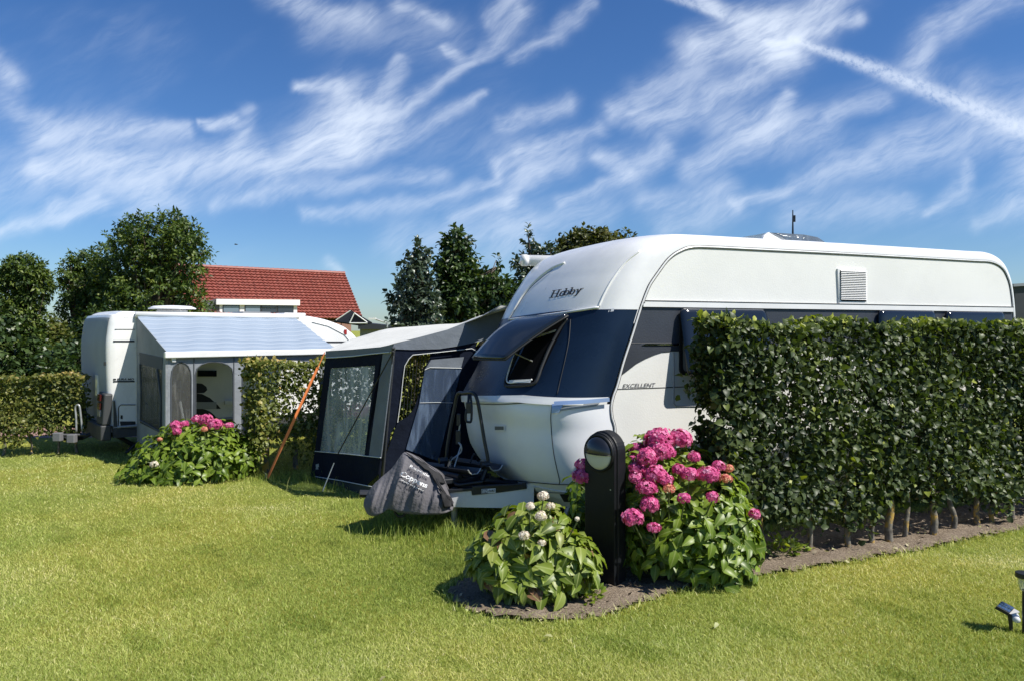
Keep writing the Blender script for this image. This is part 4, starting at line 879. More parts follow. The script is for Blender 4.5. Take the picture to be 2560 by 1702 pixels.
# wall one: between the outer post and the corner post
cA, cB = G(780, 1192), G(922, 1243); n1_ = Vector(((cB-cA).y, -(cB-cA).x, 0)).normalized(); n1_ = n1_ if n1_.y < 0 else -n1_
def W1(x, y, off=0.0): return planehit(x, y, cA+n1_*off, n1_)
def w1poly(pts, name, mat, off=0.0, th=.012, parent=None): return MB().plate([W1(x, y, off) for x, y in pts], n1_, th).build(name, mat, parent or tent)
w1poly([(814,893),(973,880),(940,913),(826,920)], 'front_panel', TN); w1poly([(814,893),(826,920),(799,1127),(787,1127)], 'front_panel', TN)
w1poly([(973,880),(957,884),(951,898),(922,1139),(911,1137),(938,913),(940,913)], 'front_panel', TN)
w1poly([(957,884),(983,880),(952,1143),(922,1139)], 'grey_strip', TG, .002)
w1poly([(787,1127),(952,1143),(945,1185),(914,1214),(776,1190)], 'lower_panel', TN, .003)
w1poly([(826,919),(939,912),(912,1138),(798,1128)], 'window', CLR, -.006, .0015)
for l_ in ([(787,1127),(870,1134),(952,1143)], [(788,1190),(850,1200),(932,1216)], [(814,893),(880,889),(973,880)]): MB().tube([W1(x, y, .008) for x, y in l_], .005, 6).build('piping', PIP, tent)
w1poly([(776,1190),(930,1215),(918,1262),(780,1208)], 'mud_flap', pm('mud_flap', (.035, .04, .038), .8), -.01)
# small emblem
w1poly([(789,1160),(796,1158),(797,1166),(794,1167),(796,1172),(789,1172),(790,1167)], 'emblem', pm('emblem_grey', (.3, .34, .36), .6), .006, .003)
# wall two: from the corner post back to the caravan side, in line with it
n2_ = -CV; oW2 = G(950, 1232)
def W2(x, y, off=0.0): return planehit(x, y, oW2+n2_*off, n2_)
def w2poly(pts, name, mat, off=0.0, th=.012, parent=None): return MB().plate([W2(x, y, off) for x, y in pts], n2_, th).build(name, mat, parent or tent)
w2poly([(986,874),(1195,850),(1192,862),(1185,872),(1030,886),(1012,914),(1007,950),(1000,1010),(994,1055),(978,1080),(960,1150),(952,1200),(946,1230),(950,1160),(972,960)], 'side_panel', TN, .0)
w2poly([(1150,874),(1185,872),(1200,868),(1200,1160),(1120,1165),(1140,1050),(1148,960)], 'side_panel', TN, .0)
w2poly([(994,1054),(1018,1042),(1035,1020),(1048,985),(1058,960),(1062,1170),(940,1236),(960,1150)], 'side_panel', TN, -.004)
w2poly([(1080,885),(1152,876),(1150,960),(1148,1000),(1100,1165),(1060,1168),(1048,1000),(1062,920)], 'inner_curtain', TN, -.03)
w2poly([(1078,899),(1160,892),(1152,921),(1062,924)], 'window_header', TG, .012)
w2poly([(1062,924),(1154,920),(1133,1000),(1095,1152),(1015,1122),(1048,1008)], 'hanging_foil', CLB_, .016, .002)
MB().tube([W2(x, y, .02) for x, y in ((1062,924),(1075,918),(1120,919),(1154,920))], .004, 6).build('piping', PIP, tent)
MB().tube([W2(x, y, .022) for x, y in ((1050,1006),(1090,1005),(1132,1006))], .003, 6).build('piping', PIP, tent)
MB().tube([W2(x, y, .012) for x, y in ((994,1055),(1003,990),(1007,950),(1012,914),(1022,897),(1032,887),(1100,880),(1180,871),(1192,878))], .005, 6).build('piping', PIP, tent)
MB().tube([W2(x, y, .012) for x, y in ((985,880),(975,1000),(962,1140),(955,1185))], .004, 6).build('zip', PIP, tent) if False else None
w2poly([(1075,880),(1215,862),(1240,1000),(1235,1175),(1060,1185),(1070,1000)], 'inner_wall', TN, -.12)
bars = MB()
for i in range(9): x = 1016+i*8; bars.tube([W2(x+4, 886, -.05), W2(x-8, 1040, -.05)], .0035, 5)
bars.build('mesh_screen', RUB, tent)
# corner post and side post
MB().tube([G(952, 1232), W1(984, 868)], .02, 8).build('corner_post', pm('post_grey', (.06, .065, .07), .5), tent)
# roof canvas
fe_ = [P(814,878,cA.y+.0), P(880,874,8.45), P(950,868,8.05), P(986,858,W2(986,858).y), P(1056,841,W2(1056,841).y), P(1120,824,W2(1120,824).y), P(1160,809,W2(1160,809).y), P(1205,791,8.35), P(1252,765,8.5)]
rg_ = [P(828,870,9.3), P(872,850,9.6), P(915,837,9.9), P(969,822,10.1), P(1040,816,10.0), P(1100,811,9.9), P(1152,808,9.7), P(1200,790,8.9), K(.32, CW+.02, 2.12)]
bk_ = [P(850,890,11.5), P(900,880,11.8), P(950,870,12), P(1000,860,12), P(1050,850,12), P(1100,845,11.9), P(1160,840,11.6), P(1230,850,11), K(3.2, CW+.03, 2.05)]
R_ = []
for t in np.linspace(0, 1, 9): R_.append([a.lerp(b_, t)+Vector((0, 0, .05*math.sin(math.pi*t)*(-.4))) for a, b_ in zip(fe_, rg_)])
for t in np.linspace(0, 1, 5)[1:]: R_.append([a.lerp(b_, t) for a, b_ in zip(rg_, bk_)])
MB().grid([cr(r, 3) for r in R_]).build('roof', TB, tent, True)
# valance below the roof edge
w1poly([(814,877),(880,873),(950,867),(983,860),(977,880),(930,885),(880,891),(814,895)], 'valance', TG, .012, .01)
w2poly([(983,860),(1056,841),(1120,824),(1160,808),(1205,790),(1252,763),(1280,768),(1240,845),(1203,853),(1150,864),(1098,872),(1030,874),(980,872)], 'gable_panel', TG, .012, .01)
MB().tube([W1(x, y, .016) for x, y in ((814,894),(840,893),(880,890),(930,884),(973,880))], .006, 6).build('piping', PIP, tent)
# guy ropes
MB().tube([W1(983, 878, .05), W1(845, 1133, .06)], .007, 6).build('guy_rope', RUB, tent)
MB().tube([W1(984, 870, .03), G(946, 1222)], .006, 6).build('guy_rope', RUB, tent)
MB().tube([G(806, 1228), G(806, 1228)+Vector((.13, 0, .32))], .006, 6).build('tent_peg', pm('peg', (.6, .6, .6), .4), tent)
# orange storm strap
a = P(812, 880, cA.y-.02); b_ = G(668, 1196); m1 = a.lerp(b_, .12); m2 = a.lerp(b_, .80); os_ = thing('storm_strap', 'bright orange strap running from the tent corner down to the lawn', 'guy strap', b_)
ORA = pm('orange_webbing', (.95, .27, .08), .7)
nv_ = (sv+Vector((.25, -1, .2))).normalized(); sd_ = (b_-a).cross(nv_).normalized()
def rib(p0, p1, w): return MB().plate([p0-sd_*w, p0+sd_*w, p1+sd_*w, p1-sd_*w], (0, -1, .2), .004)
rib(m1, m2, .017).build('webbing', ORA, os_); MB().tube([a, m1], .007, 6).build('upper_cord', ORA, os_); rib(m2, b_, .014).build('lower_loop', ORA, os_)
MB().tube([b_+Vector((0, 0, -.05)), b_+Vector((-.02, 0, .07))], .008, 6).build('peg', GALV, os_)
# ================================================================ MOTORHOME at the left
MD = Vector((.76, .65, 0)).normalized(); MN = Vector((MD.y, -MD.x, 0)); MO = G(283, 1141); MO.z = 0; MW = 1.75
def M(s, w, z): return MO+MD*s+MN*w+Vector((0, 0, z))
def m_sz(x, y, w=0.0): p = planehit(x, y, MO+MN*w, MN); return (p-MO).dot(MD), p.z
mh = thing('motorhome', 'white motorhome with grey rear bumper and a striped awning let out over its side', 'motorhome', M(1.5, -.9, 0))
ml = [m_sz(x, y) for x, y in ((284,1080),(282,1040),(278,990),(275,930),(274,880),(275,850),(280,818),(284,802),(292,789),(304,783),(320,782),(420,785),(560,788),(737,791),(795,797),(835,808),(875,826),(900,850))]
sr_ = ml[-1][0]; ml += [(sr_+.35, 1.3), (sr_+.75, .9), (sr_+.85, .5), (sr_+.8, .3)]
mo = [(p.x, p.z) for p in cr([(a, 0, b) for a, b in ml], 4)]
def mrow(i, n=26):
    u, z = mo[i]; a, b = mo[max(i-1, 0)], mo[min(i+1, len(mo)-1)]; dx, dz = b[0]-a[0], b[1]-a[1]; L = math.hypot(dx, dz) or 1; nx, nz = dz/L, -dx/L; o = []
    for j in range(n+1):
        c = math.cos(math.pi*j/n); w = MW/2*(1-math.copysign(abs(c)**.9, c)); r = .07; dv = min(w, MW-w); ins = r-math.sqrt(max(0, r*r-(r-dv)**2)) if dv < r else 0
        sh = max(0, math.sin(math.pi*j/n))**.5
        o.append(M(u+nx*ins-(.07*sh if u < .6 and z < 2.0 else 0), -w, z+nz*ins+(.03*sh if z > 1.8 else 0)))
    return o
ROWS = [mrow(i) for i in range(len(mo))]
body = MB().grid(ROWS); body.add([r[0] for r in ROWS], [tuple(range(len(ROWS)))]); body.add([r[-1] for r in ROWS], [tuple(range(len(ROWS)))]); body.build('body', WHITE, mh, auto=35)
rr_ = [r for i, r in enumerate(ROWS) if mo[i][0] < .10 and .5 < mo[i][1] < 1.97 and i < len(ROWS)*.5]
MB().grid([[p-MD*.006 for p in r[3:-3]] for r in rr_]).build('rear_shade_sheet', pm('rear_shade_grey', (.30, .33, .36), .6, var=(2, .1), spec=.1), mh, True)  # grey sheet over the white rear: shade and dark reflection put into its colour
def mplate(pts, name, mat, th=.006, off=None, parent=None):
    L = [m_sz(x, y) for x, y in pts]; off = th if off is None else off; return MB().plate([M(s_, off, z) for s_, z in L], MN, th).build(name, mat, parent or mh)
MBL = pm('black_vinyl', (.012, .014, .02), .5)
for l_ in ([(283,851),(336,851),(336,855),(283,855)], [(287,823),(337,823),(337,824.5),(287,824.5)], [(283,951),(336,951),(336,954.5),(283,954.5)], [(283,945.5),(290,945.5),(290,949),(283,949)]): mplate(l_, 'stripe', MBL, .004)
text_mesh('lettering', 'EURA MO', lambda x, y: (lambda q_: M(q_[0], .005, q_[1]))(m_sz(292+42*x+1.5*y, 949.5-5*y)), MBL, mh, bold=.03)
ht = mplate([(296,1018),(302,1011),(338,1011),(338,1072),(300,1072),(296,1066)], 'locker_door', WHITE, .008)
L = [m_sz(x, y) for x, y in ((338,1011),(302,1011),(297,1015),(296,1020),(296,1062),(301,1070),(338,1072))]; MB().tube([M(s_, .010, z) for s_, z in L], .006, 6).build('door_seam', MBL, ht)
mplate([(299,1052),(338,1052),(338,1069),(302,1069)], 'dark_vent', MBL, .004, .013, ht); mplate([(301,1037),(306,1037),(306,1046),(301,1046)], 'latch', RUB, .006, .014, ht)
MB().tube([M(0, .012, .42), M(3.9, .012, .42)], .02, 8).build('sill_trim', GALV, mh)
MB().plate([M(-.02, .01, .44), M(4.2, .01, .44), M(4.2, .01, .27), M(.0, .01, .27)], MN, 1.6).build('skirt', pm('dark_grey_plastic', (.045, .048, .05), .6), mh)
# dark side graphics
mplate([(490,957),(505,958),(516,966),(518,974),(510,981),(490,982),(470,980),(470,957)], 'side_graphic', MBL, .004)
mplate([(450,1021),(470,990),(490,982),(505,984),(525,994),(545,1012),(552,1021)], 'side_graphic', MBL, .004)
mplate([(494,925),(540,925),(540,940),(494,940)], 'side_window', ACRY, .03)
mplate([(490,1004),(540,1004),(540,1021),(490,1021)], 'side_box', pm('pale_plastic', (.35, .36, .37), .6), .02)
mplate([(660,1000),(560,1000),(560,1010),(660,1010)], 'door_step', WHITE, .05)
# roof edge lamps, stub aerials
mplate([(860,824),(866,824),(866,836),(860,836)], 'marker_lamp', pm('red_lamp', (.3, .02, .02), .3), .02)
L = [m_sz(x, y) for x, y in ((780,805),(820,815),(860,836),(880,860))]; MB().tube([M(s_, .006, z) for s_, z in L], .008, 6).build('cab_seam', WHITE, mh)
mplate([(780,853),(900,853),(900,857),(780,857)], 'stripe', MBL, .004)
# rear lamps and bumper
PG = pm('dark_grey_plastic', (.045, .048, .05), .6); bp = MB()
def rear(w, z, o=0.0): return M(-.07-o, -w, z)
bm_ = MB().plate([rear(-.04, .24, .10), rear(MW+.04, .24, .10), rear(MW+.04, .46, .10), rear(-.04, .46, .10)], -MD, .14)
for w0, w1x in ((-.04, .34), (1.42, MW+.04)): bm_.plate([rear(w0, .46, .08), rear(w1x, .46, .08), rear(w1x-.03, .92, .05), rear(w0, .90, .05)], -MD, .11)
bm_.build('rear_bumper', PG, mh, bev=.02)
mplate([(283,1000),(286,1000),(291,1040),(293,1085),(284,1086)], 'bumper_corner', PG, .03)
for z0, c_ in ((.80, (.06, .008, .008)), (.68, (.06, .01, .008)), (.58, (.2, .2, .2))): MB().plate([rear(.04, z0, .155-.06), rear(.20, z0, .155-.06), rear(.20, z0+.09, .15-.06), rear(.04, z0+.09, .15-.06)], -MD, .02).build('rear_lamp', pm('rl%d' % int(z0*100), c_, .25), mh)
MB().plate([rear(.45, .95, .02), rear(1.3, .95, .02), rear(1.3, 1.05, .02), rear(.9, 1.28, .02), rear(.75, 1.28, .02), rear(.5, 1.05, .02)], -MD, .02).build('rear_graphic', pm('blue_vinyl', (.02, .05, .11), .3), mh)
MB().plate([rear(.40, .85, .05), rear(.55, .85, .05), rear(.55, 1.15, .05), rear(.40, 1.15, .05)], -MD, .03).build('rear_handle', WHITE, mh)
for w0, w1x in ((.05, .40), (1.35, 1.7)): MB().plate([rear(w0, 1.30, .03), rear(w1x, 1.30, .03), rear(w1x, 1.35, .03), rear(w0, 1.35, .03)], -MD, .02).build('rear_stripe', MBL, mh)
MB().plate([rear(1.0, 1.78, .03), rear(1.55, 1.76, .03), rear(1.5, 1.70, .03), rear(1.05, 1.71, .03)], -MD, .02).build('rear_badge', pm('badge_blue_grey', (.08, .12, .2), .4), mh)
MB().plate([rear(.9, .33, .13), rear(1.3, .33, .13), rear(1.3, .44, .13), rear(.9, .44, .13)], -MD, .01).build('number_plate', pm('plate_pale', (.5, .5, .5), .5), mh)
# underside struts, wheel, jockey
st_ = MB().tube([M(.05, -.3, .3), M(.45, -.25, .02)], .03, 8).tube([M(.5, -.2, .28), M(.2, -.15, .02)], .02, 8).tube([M(.6, -.5, .3), M(1.0, -.35, .02)], .03, 8); st_.build('corner_steady', BLK, mh)
for s0 in (1.15, 3.4):
    wh = MB(); cw_ = M(s0, -.12, .27)
    wh.grid([[cw_+MN*(.08*math.sin(b))+(MD*math.cos(a)+Vector((0, 0, math.sin(a))))*(.19+.08*math.cos(b)) for b in [2*math.pi*k/10 for k in range(10)]] for a in [2*math.pi*k/24 for k in range(25)]], True)
    wo = wh.build('wheel', RUB, mh, True); MB().disc(cw_+MN*.06, MN, .15).build('rim', GALV, wo)
    a_ = [(M(s0+.34*math.cos(t), .008, .27+.34*math.sin(t))) for t in np.linspace(0, math.pi, 14)]; MB().plate(a_, MN, .01).build('wheel_arch', RUB, mh)
# rear tow frame and folded rack
tw_ = thing('rear_rack', 'small silver and black rack on the tow bar behind the motorhome', 'rack', G(190, 1128))
pA = P(205, 1090, 10.6)
MB().tube([M(-.05, -.6, .33), P(205,1094,10.9), P(140,1096,10.5)], .03, 8).tube([P(140,1086,10.5), P(215,1086,10.7)], .022, 8).build('tow_bar', BLK, tw_)
MB().tube(cr([P(x, y, 10.7) for x, y in ((191,1080),(190,1040),(188,1020),(192,1012),(198,1013),(201,1030),(206,1078))], 4), .014, 8).build('upright_loop', GALV, tw_, True)
for c_ in (P(145,1091,10.5), P(180,1095,10.5)): MB().box(c_, (.11, .09, .12)).build('lamp_block', pm('dull_plastic', (.16, .16, .17), .5), tw_, bev=.01)
# ---- satellite dish, roof vents
c = M(1.05, -.9, 2.13); dd = MB(); rr_ = []
for k, z in ((1.0, 0), (1.02, .015), (.8, .05), (.3, .06), (.01, .06)): rr_.append([c+Vector((.36*k*math.cos(t), .30*k*math.sin(t), z)) for t in [2*math.pi*i/24 for i in range(24)]])
dd.grid(rr_, True); do = dd.build('satellite_dish', WHITE, mh, True); MB().box(M(1.05, -.9, 2.08), (.4, .25, .09)).build('dish_base', WHITE, do, bev=.02)
MB().box(M(2.3, -.8, 2.08), (.5, .5, .05), .7).build('roof_vent', pm('smoked_vent', (.12, .13, .14), .2), mh, bev=.02); MB().box(M(3.0, -.8, 2.07), (.4, .4, .05), .7).build('roof_vent', WHITE, mh, bev=.02)
# ================================================================ MOTORHOME AWNING
aw = thing('sun_awning', 'pale blue striped awning roof with grey fabric walls on the side of the motorhome', 'awning', M(1.6, .9, 0))
s1, zA = m_sz(341, 795); s2 = m_sz(737, 795)[0]; AWW = 1.5; RZ = 1.50; zA = 2.0
STR = bpy.data.materials.new('striped_awning_cloth'); STR.use_nodes = True; q = NG(STR.node_tree); b = STR.node_tree.nodes['Principled BSDF']
uvn = q.n('ShaderNodeAttribute', attribute_name='rnd').outputs['Fac']
wv = q.m('FRACT', q.m('MULTIPLY', uvn, 9.0)); nzz = q.noise(q.n('ShaderNodeTexCoord').outputs['Object'], 2, 3, .5)
q.put(b.inputs['Base Color'], q.ramp(wv, [(.0, (.25, .31, .38)), (.16, (.28, .335, .40)), (.2, (.19, .245, .32)), (.25, (.29, .345, .41)), (.5, (.235, .295, .37)), (.7, (.31, .36, .42)), (.92, (.24, .30, .375)), (.96, (.18, .235, .31))])); b.inputs['Roughness'].default_value = .7
V = []; nn_ = 41; nk = 25
for i in range(nk):
    t = i/(nk-1)
    for j in range(nn_):
        f_ = j/(nn_-1); V.append((*M(s1+(s2-s1)*f_, AWW*t+.02, zA-(zA-RZ)*t-.035*math.sin(math.pi*t)*(.6+.4*math.cos(f_*9))+.006*math.sin(f_*37+t*9)+.008*math.sin(t*55))[:],))
ii = np.arange(nk*nn_).reshape(nk, nn_); Fq = np.stack([ii[:-1, :-1].ravel(), ii[:-1, 1:].ravel(), ii[1:, 1:].ravel(), ii[1:, :-1].ravel()], 1)
fastmesh('roof_cloth', np.array(V), Fq, STR, aw, np.repeat(np.linspace(0, 1, nk), nn_), True)
MB().tube([M(s1-.02, .03, 2.02), M(s2+.05, .03, 2.02)], .045, 10).build('cassette', WHITE, aw, True)
MB().box((M(s1, AWW+.03, RZ-.02)+M(s2, AWW+.03, RZ-.02))/2, ((s2-s1)+.08, .07, .08), math.atan2(MD.y, MD.x)).build('front_rail', WHITE, aw, bev=.01)
AGR = pm('grey_awning_fabric', (.23, .25, .27), .8, bump=(10, .4, .02), var=(3, .15)); APL = pm('pale_valance', (.55, .57, .58), .8, var=(6, .15)); ADK = pm('dark_grey_binding', (.07, .08, .09), .8)
SMK = clearmat('crinkled_smoke_foil', (.55, .58, .6), (.35, .5), .18, (.14, .14, .13), 16.0)
# side wall (at s1), holes for the foil window
def SW(w, z, o=0.0): return M(s1-o, w, z)
def swp(pts, name, mat, o=0.0, th=.008): return MB().plate([SW(w, z, o) for w, z in pts], -MD, th).build(name, mat, aw)
swp([(.02, 1.99), (.02, 1.45), (AWW-.03, 1.38), (AWW-.03, RZ+.02)], 'side_wall', AGR)
swp([(.02, 1.45), (.02, .02), (.22, .02), (.22, 1.43)], 'side_wall', AGR); swp([(1.28, 1.39), (1.28, .02), (AWW-.03, .02), (AWW-.03, 1.38)], 'side_wall', AGR)
swp([(.22, .50), (.22, .02), (1.28, .02), (1.28, .46)], 'side_wall', AGR)
swp([(.18, 1.48), (1.32, 1.44), (1.30, 1.28), (.20, 1.32)], 'window_header', ADK, .006)
swp([(.21, 1.33), (1.29, 1.29), (1.29, .44), (.21, .48)], 'window_foil', SMK, .004, .002)
MB().tube([SW(w, z, .012) for w, z in ((.24, 1.32), (.30, .9), (.27, .52), (1.24, .46), (1.27, .9), (1.1, 1.28))], .012, 6).build('window_binding', ADK, aw)
swp([(.0, .20), (.0, .0), (AWW, .0), (AWW, .16)], 'mud_flap', ADK, .008)
# front wall
def FWp(x, y, o=0.0): return planehit(x, y, MO+MN*(AWW+o), MN)
def fwp(pts, name, mat, o=0.0, th=.008): return MB().plate([FWp(x, y, o) for x, y in pts], MN, th).build(name, mat, aw)
def arch(x0, x1, yt, yb, ys, k=8):
    cx, rx = (x0+x1)/2, (x1-x0)/2; return [(x0, yb)]+[(cx-rx*math.cos(math.pi*i/k)**1 if True else 0, ys-(ys-yt)*math.sin(math.pi*i/k)**.8) for i in range(k+1)]+[(x1, yb)]
a1, a2, a3 = arch(428, 478, 905, 1130, 945), arch(489, 583, 904, 1130, 935), arch(606, 800, 898, 1130, 925)
xR = 834
fwp([(414,880),(414,1135)]+a1+a2+a3+[(xR-10,1130),(xR-2,874)], 'front_wall', AGR)
fwp([(416,882),(xR,873),(xR,884),(416,893)], 'valance', APL, .05)
fwp(arch(429, 477, 906, 1128, 945), 'door_foil', SMK, .003, .002)
for a_ in (a1, a2, a3): MB().tube([FWp(x, y, .006) for x, y in a_], .008, 6).build('arch_binding', ADK, aw)
for s_ in (s1, s2): MB().tube([M(s_, AWW-.02, 0), M(s_, AWW-.02, RZ)], .022, 8).build('leg', GALV, aw)
for x in (485, 585): MB().tube([FWp(x, 884, .006), FWp(x, 1130, .006)], .006, 6).build('seam', ADK, aw)
fwp([(425,882),(440,882),(440,904),(431,904)], 'leg_bracket', WHITE, .03, .03)
# pale stand inside the first arch
ls = thing('folding_stand', 'thin pale stand with a white knob seen through the foil door of the awning', 'stand', M(s1+.35, 1.0, 0))
a = planehit(458, 1050, M(0, 1.15, 0), MN); b_ = planehit(444, 975, M(0, 1.15, 0), MN); MB().tube([Vector((a.x, a.y, 0)), a, b_], .022, 8).build('pole', WF, ls); MB().box(b_+Vector((0, 0, .08)), (.10, .06, .12)).build('head', WF, ls, bev=.01); MB().box(b_+Vector((0, 0, -.02)), (.16, .05, .02)).build('tray', WF, ls)
# ================================================================ HYDRANGEAS
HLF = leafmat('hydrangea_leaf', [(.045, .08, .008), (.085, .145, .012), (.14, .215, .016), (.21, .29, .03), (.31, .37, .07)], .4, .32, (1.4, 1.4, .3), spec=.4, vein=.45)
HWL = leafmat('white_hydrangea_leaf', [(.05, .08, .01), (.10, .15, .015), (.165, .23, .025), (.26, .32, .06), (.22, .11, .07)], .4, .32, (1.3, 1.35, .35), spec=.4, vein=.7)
def pet(name, cols): return leafmat(name, cols, .6, .35, (1.1, .8, .9), spec=.2)
PK = pet('pink_petal', [(.38, .03, .14), (.60, .085, .26), (.76, .19, .40), (.90, .48, .64)]); OR = pet('salmon_petal', [(.5, .08, .14), (.72, .25, .2), (.78, .42, .25), (.55, .5, .2)]); WP = pet('cream_petal', [(.55, .54, .36), (.74, .72, .56), (.85, .83, .70), (.6, .6, .28)])
def head(parent, c, r, mat, flat=.8, n=150):
    n = int(n*max(.5, min(1.6, (r/.07)**1.4))); d = rv(n*2); d = d[d[:, 2] > -.55][:n]; n = len(d)
    sq = RNG.uniform(.82, 1.12, 3); lump = 1+.16*np.sin(d[:, 0]*7+c[0]*40)*np.sin(d[:, 1]*6+c[2]*30)+RNG.normal(0, .07, n); cen = np.array(c)+d*lump[:, None]*np.array([r, r, r*flat])*sq
    # each floret: four broad petals around its own axis
    t1 = unit(np.cross(d, rv(n))); t2 = np.cross(d, t1); ps, ds, ns = [], [], []
    for k in range(4):
        a = k*np.pi/2; dr = t1*np.cos(a)+t2*np.sin(a)+d*.25; ps.append(cen); ds.append(dr); ns.append(d+RNG.normal(0, .25, (n, 3)))
    rn = np.clip(RNG.normal(.52, .2, n), 0, 1); s_ = .20*r+.007
    o = leaves('flower_head', np.concatenate(ps), np.concatenate(ds), np.concatenate(ns), s_*(.8+.4*RNG.random(n*4)), mat, parent, True, np.tile(rn, 4), 1.5)
    return o
STEM = pm('green_stem', (.09, .12, .04), .6)
def hydrangea(label, base, lobes, nl, size, mat, heads, hm):
    t = thing('hydrangea', label, 'hydrangea', (base[0], base[1], 0)); P_ = []; D_ = []; N_ = []; R_ = []
    vol = np.array([l[3]*l[4]+l[4]*l[5] for l in lobes]); vol /= vol.sum()
    for (cx, cy, cz, rx, ry, rz), f_ in zip(lobes, vol):
        n = int(nl*f_/4); d = rv(n*2); d = d[(d[:, 2] > -.75)][:n]; n = len(d)
        c = np.array([cx, cy, cz])+d*np.array([rx, ry, rz])*(.66+.46*RNG.random(n)**.9)[:, None]
        od = unit(d+[0, 0, .55]); az = RNG.uniform(0, np.pi, n)
        t1 = unit(np.cross(od, rv(n))); t2 = np.cross(od, t1)
        for k in range(4):      # leaf pairs in a rosette around each shoot tip
            a = az+k*np.pi/2; o_ = t1*np.cos(a)[:, None]+t2*np.sin(a)[:, None]; lvl = .02 if k % 2 else -.03
            dd = o_*1.0+od*.25+RNG.normal(0, .16, (n, 3)); dd[:, 2] -= .02+.42*RNG.random(n)
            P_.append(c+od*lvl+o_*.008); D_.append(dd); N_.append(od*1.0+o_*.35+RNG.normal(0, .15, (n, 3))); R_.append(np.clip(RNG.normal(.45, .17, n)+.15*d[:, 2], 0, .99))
    pos = np.concatenate(P_); k = pos[:, 2] > .03
    sz = size*(.6+.65*RNG.random(len(pos)))
    r_ = np.concatenate(R_); r_ = np.where(mat is HWL, np.where(RNG.random(len(r_)) < .03, .98, np.minimum(r_, .8)), r_)
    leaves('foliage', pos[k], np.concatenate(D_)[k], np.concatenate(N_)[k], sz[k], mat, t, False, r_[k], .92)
    sm_ = MB()
    for i in range(26):
        l = random.choice(lobes); a = Vector((base[0]+random.uniform(-.15, .15), base[1]+random.uniform(-.1, .1), 0)); b_ = Vector((l[0]+random.uniform(-.8, .8)*l[3], l[1]+random.uniform(-.8, .8)*l[4], l[2]+l[5]*random.uniform(0, .7)))
        sm_.tube([a, a.lerp(b_, .5)+Vector((0, 0, .05)), b_], [.009, .007, .005], 6)
    for c, r, m_ in heads:
        c = Vector(c); f_ = Vector((base[0]*.4+c.x*.6, base[1]*.5+c.y*.5, c.z*.45)); sm_.tube([f_, c-Vector((0, 0, .02))], [.007, .005], 6)
    sm_.build('stems', STEM, t)
    for c, r, m_ in heads: head(t, c, r, m_)
    return t
def hz5(x, y, r, Y, m=PK): x, y, r = 1100+x/2.613, 1000+y/2.613, r/2.613; return (P(x, y, Y), r/F*Y*1.05, m)
# pink one at the right of the bollard
bs = (1.17, 5.45)
def lo(px, py, rx, ry, Y, dy): c = P(px, py, Y); return (c.x, c.y, c.z, rx/F*Y, dy, ry/F*Y)
L1 = [lo(1700,1320,140,100,5.45,.42), lo(1760,1370,110,60,5.45,.36), lo(1640,1240,90,95,5.5,.35), lo(1765,1260,95,75,5.5,.35), lo(1660,1375,100,48,5.42,.32), lo(1600,1180,80,80,5.6,.3), lo(1475,1240,42,60,5.72,.2), lo(1835,1330,55,70,5.5,.25), lo(1800,1410,70,45,5.4,.28), lo(1700,1180,80,60,5.65,.3)]
HP = [hz5(945,425,52,5.45),hz5(935,492,66,5.42),hz5(1435,262,78,5.45),hz5(1573,252,70,5.5),hz5(1456,338,66,5.3),hz5(1288,322,46,5.5),hz5(1352,372,62,5.25),hz5(1268,395,36,5.35),hz5(1290,446,52,5.25),hz5(1278,506,46,5.2),hz5(1412,490,62,5.15),hz5(1472,522,44,5.12),hz5(1352,572,52,5.08),hz5(1370,680,60,5.05),hz5(1258,765,66,5.0),hz5(1392,832,36,4.98),hz5(1560,455,44,5.25),hz5(1632,482,52,5.2),hz5(1755,487,64,5.22),hz5(1818,430,40,5.35),hz5(1888,446,27,5.4,OR),hz5(1867,512,37,5.3,OR),hz5(1595,640,42,5.02),hz5(1780,632,40,5.0),hz5(2055,742,36,5.15),hz5(1660,372,36,5.4),hz5(1495,580,30,5.05,OR),hz5(1330,445,40,5.3)]
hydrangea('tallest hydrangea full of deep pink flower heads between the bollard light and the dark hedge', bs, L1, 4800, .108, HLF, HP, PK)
# white flowered one in front
L2 = [lo(1335,1395,110,80,5.05,.28), lo(1310,1335,75,55,5.05,.24), lo(1255,1400,65,50,5.0,.22), lo(1425,1400,55,55,5.0,.22), lo(1360,1305,45,36,5.05,.18), lo(1340,1440,95,40,4.98,.24), lo(1235,1365,40,30,5.0,.15)]
HW = [hz5(675,625,34,4.95,WP),hz5(590,690,28,4.85,WP),hz5(722,690,24,4.88,WP),hz5(660,757,32,4.8,WP),hz5(550,885,32,4.74,WP),hz5(665,930,20,4.74,WP),hz5(895,775,13,4.85,WP)]
hydrangea('low hydrangea with a few cream white blooms left of the bollard light', (.07, 5.0), L2, 2400, .128, HWL, HW, WP)
# pink one further back
def hz1(x, y, r, Y, m=PK): x, y, r = x/2.24, 500+y/2.24, r/2.24; return (P(x, y, Y), r/F*Y*1.1, m)
c3 = G(480, 1208)
L3 = [lo(480,1140,130,62,9.1,.5), lo(400,1165,80,48,9.0,.4), lo(570,1140,75,60,9.1,.4), lo(500,1100,100,48,9.2,.4), lo(360,1190,50,26,8.95,.3), lo(460,1180,130,35,8.95,.4)]
H3 = [hz1(985,1262,28,8.9),hz1(1035,1252,20,9.0),hz1(1105,1225,22,9.1),hz1(1155,1230,30,9.0),hz1(1205,1256,32,8.9),hz1(1283,1260,20,8.9),hz1(990,1294,20,8.8),hz1(1145,1282,15,8.75,OR),hz1(865,1478,18,8.6,WP),hz1(895,1338,10,8.75,OR),hz1(1210,1236,14,9.2,OR)]
hydrangea('hydrangea with pink blooms only along its top, on the lawn before the motorhome awning', (c3.x, 9.1), L3, 3600, .11, HLF, H3, PK)
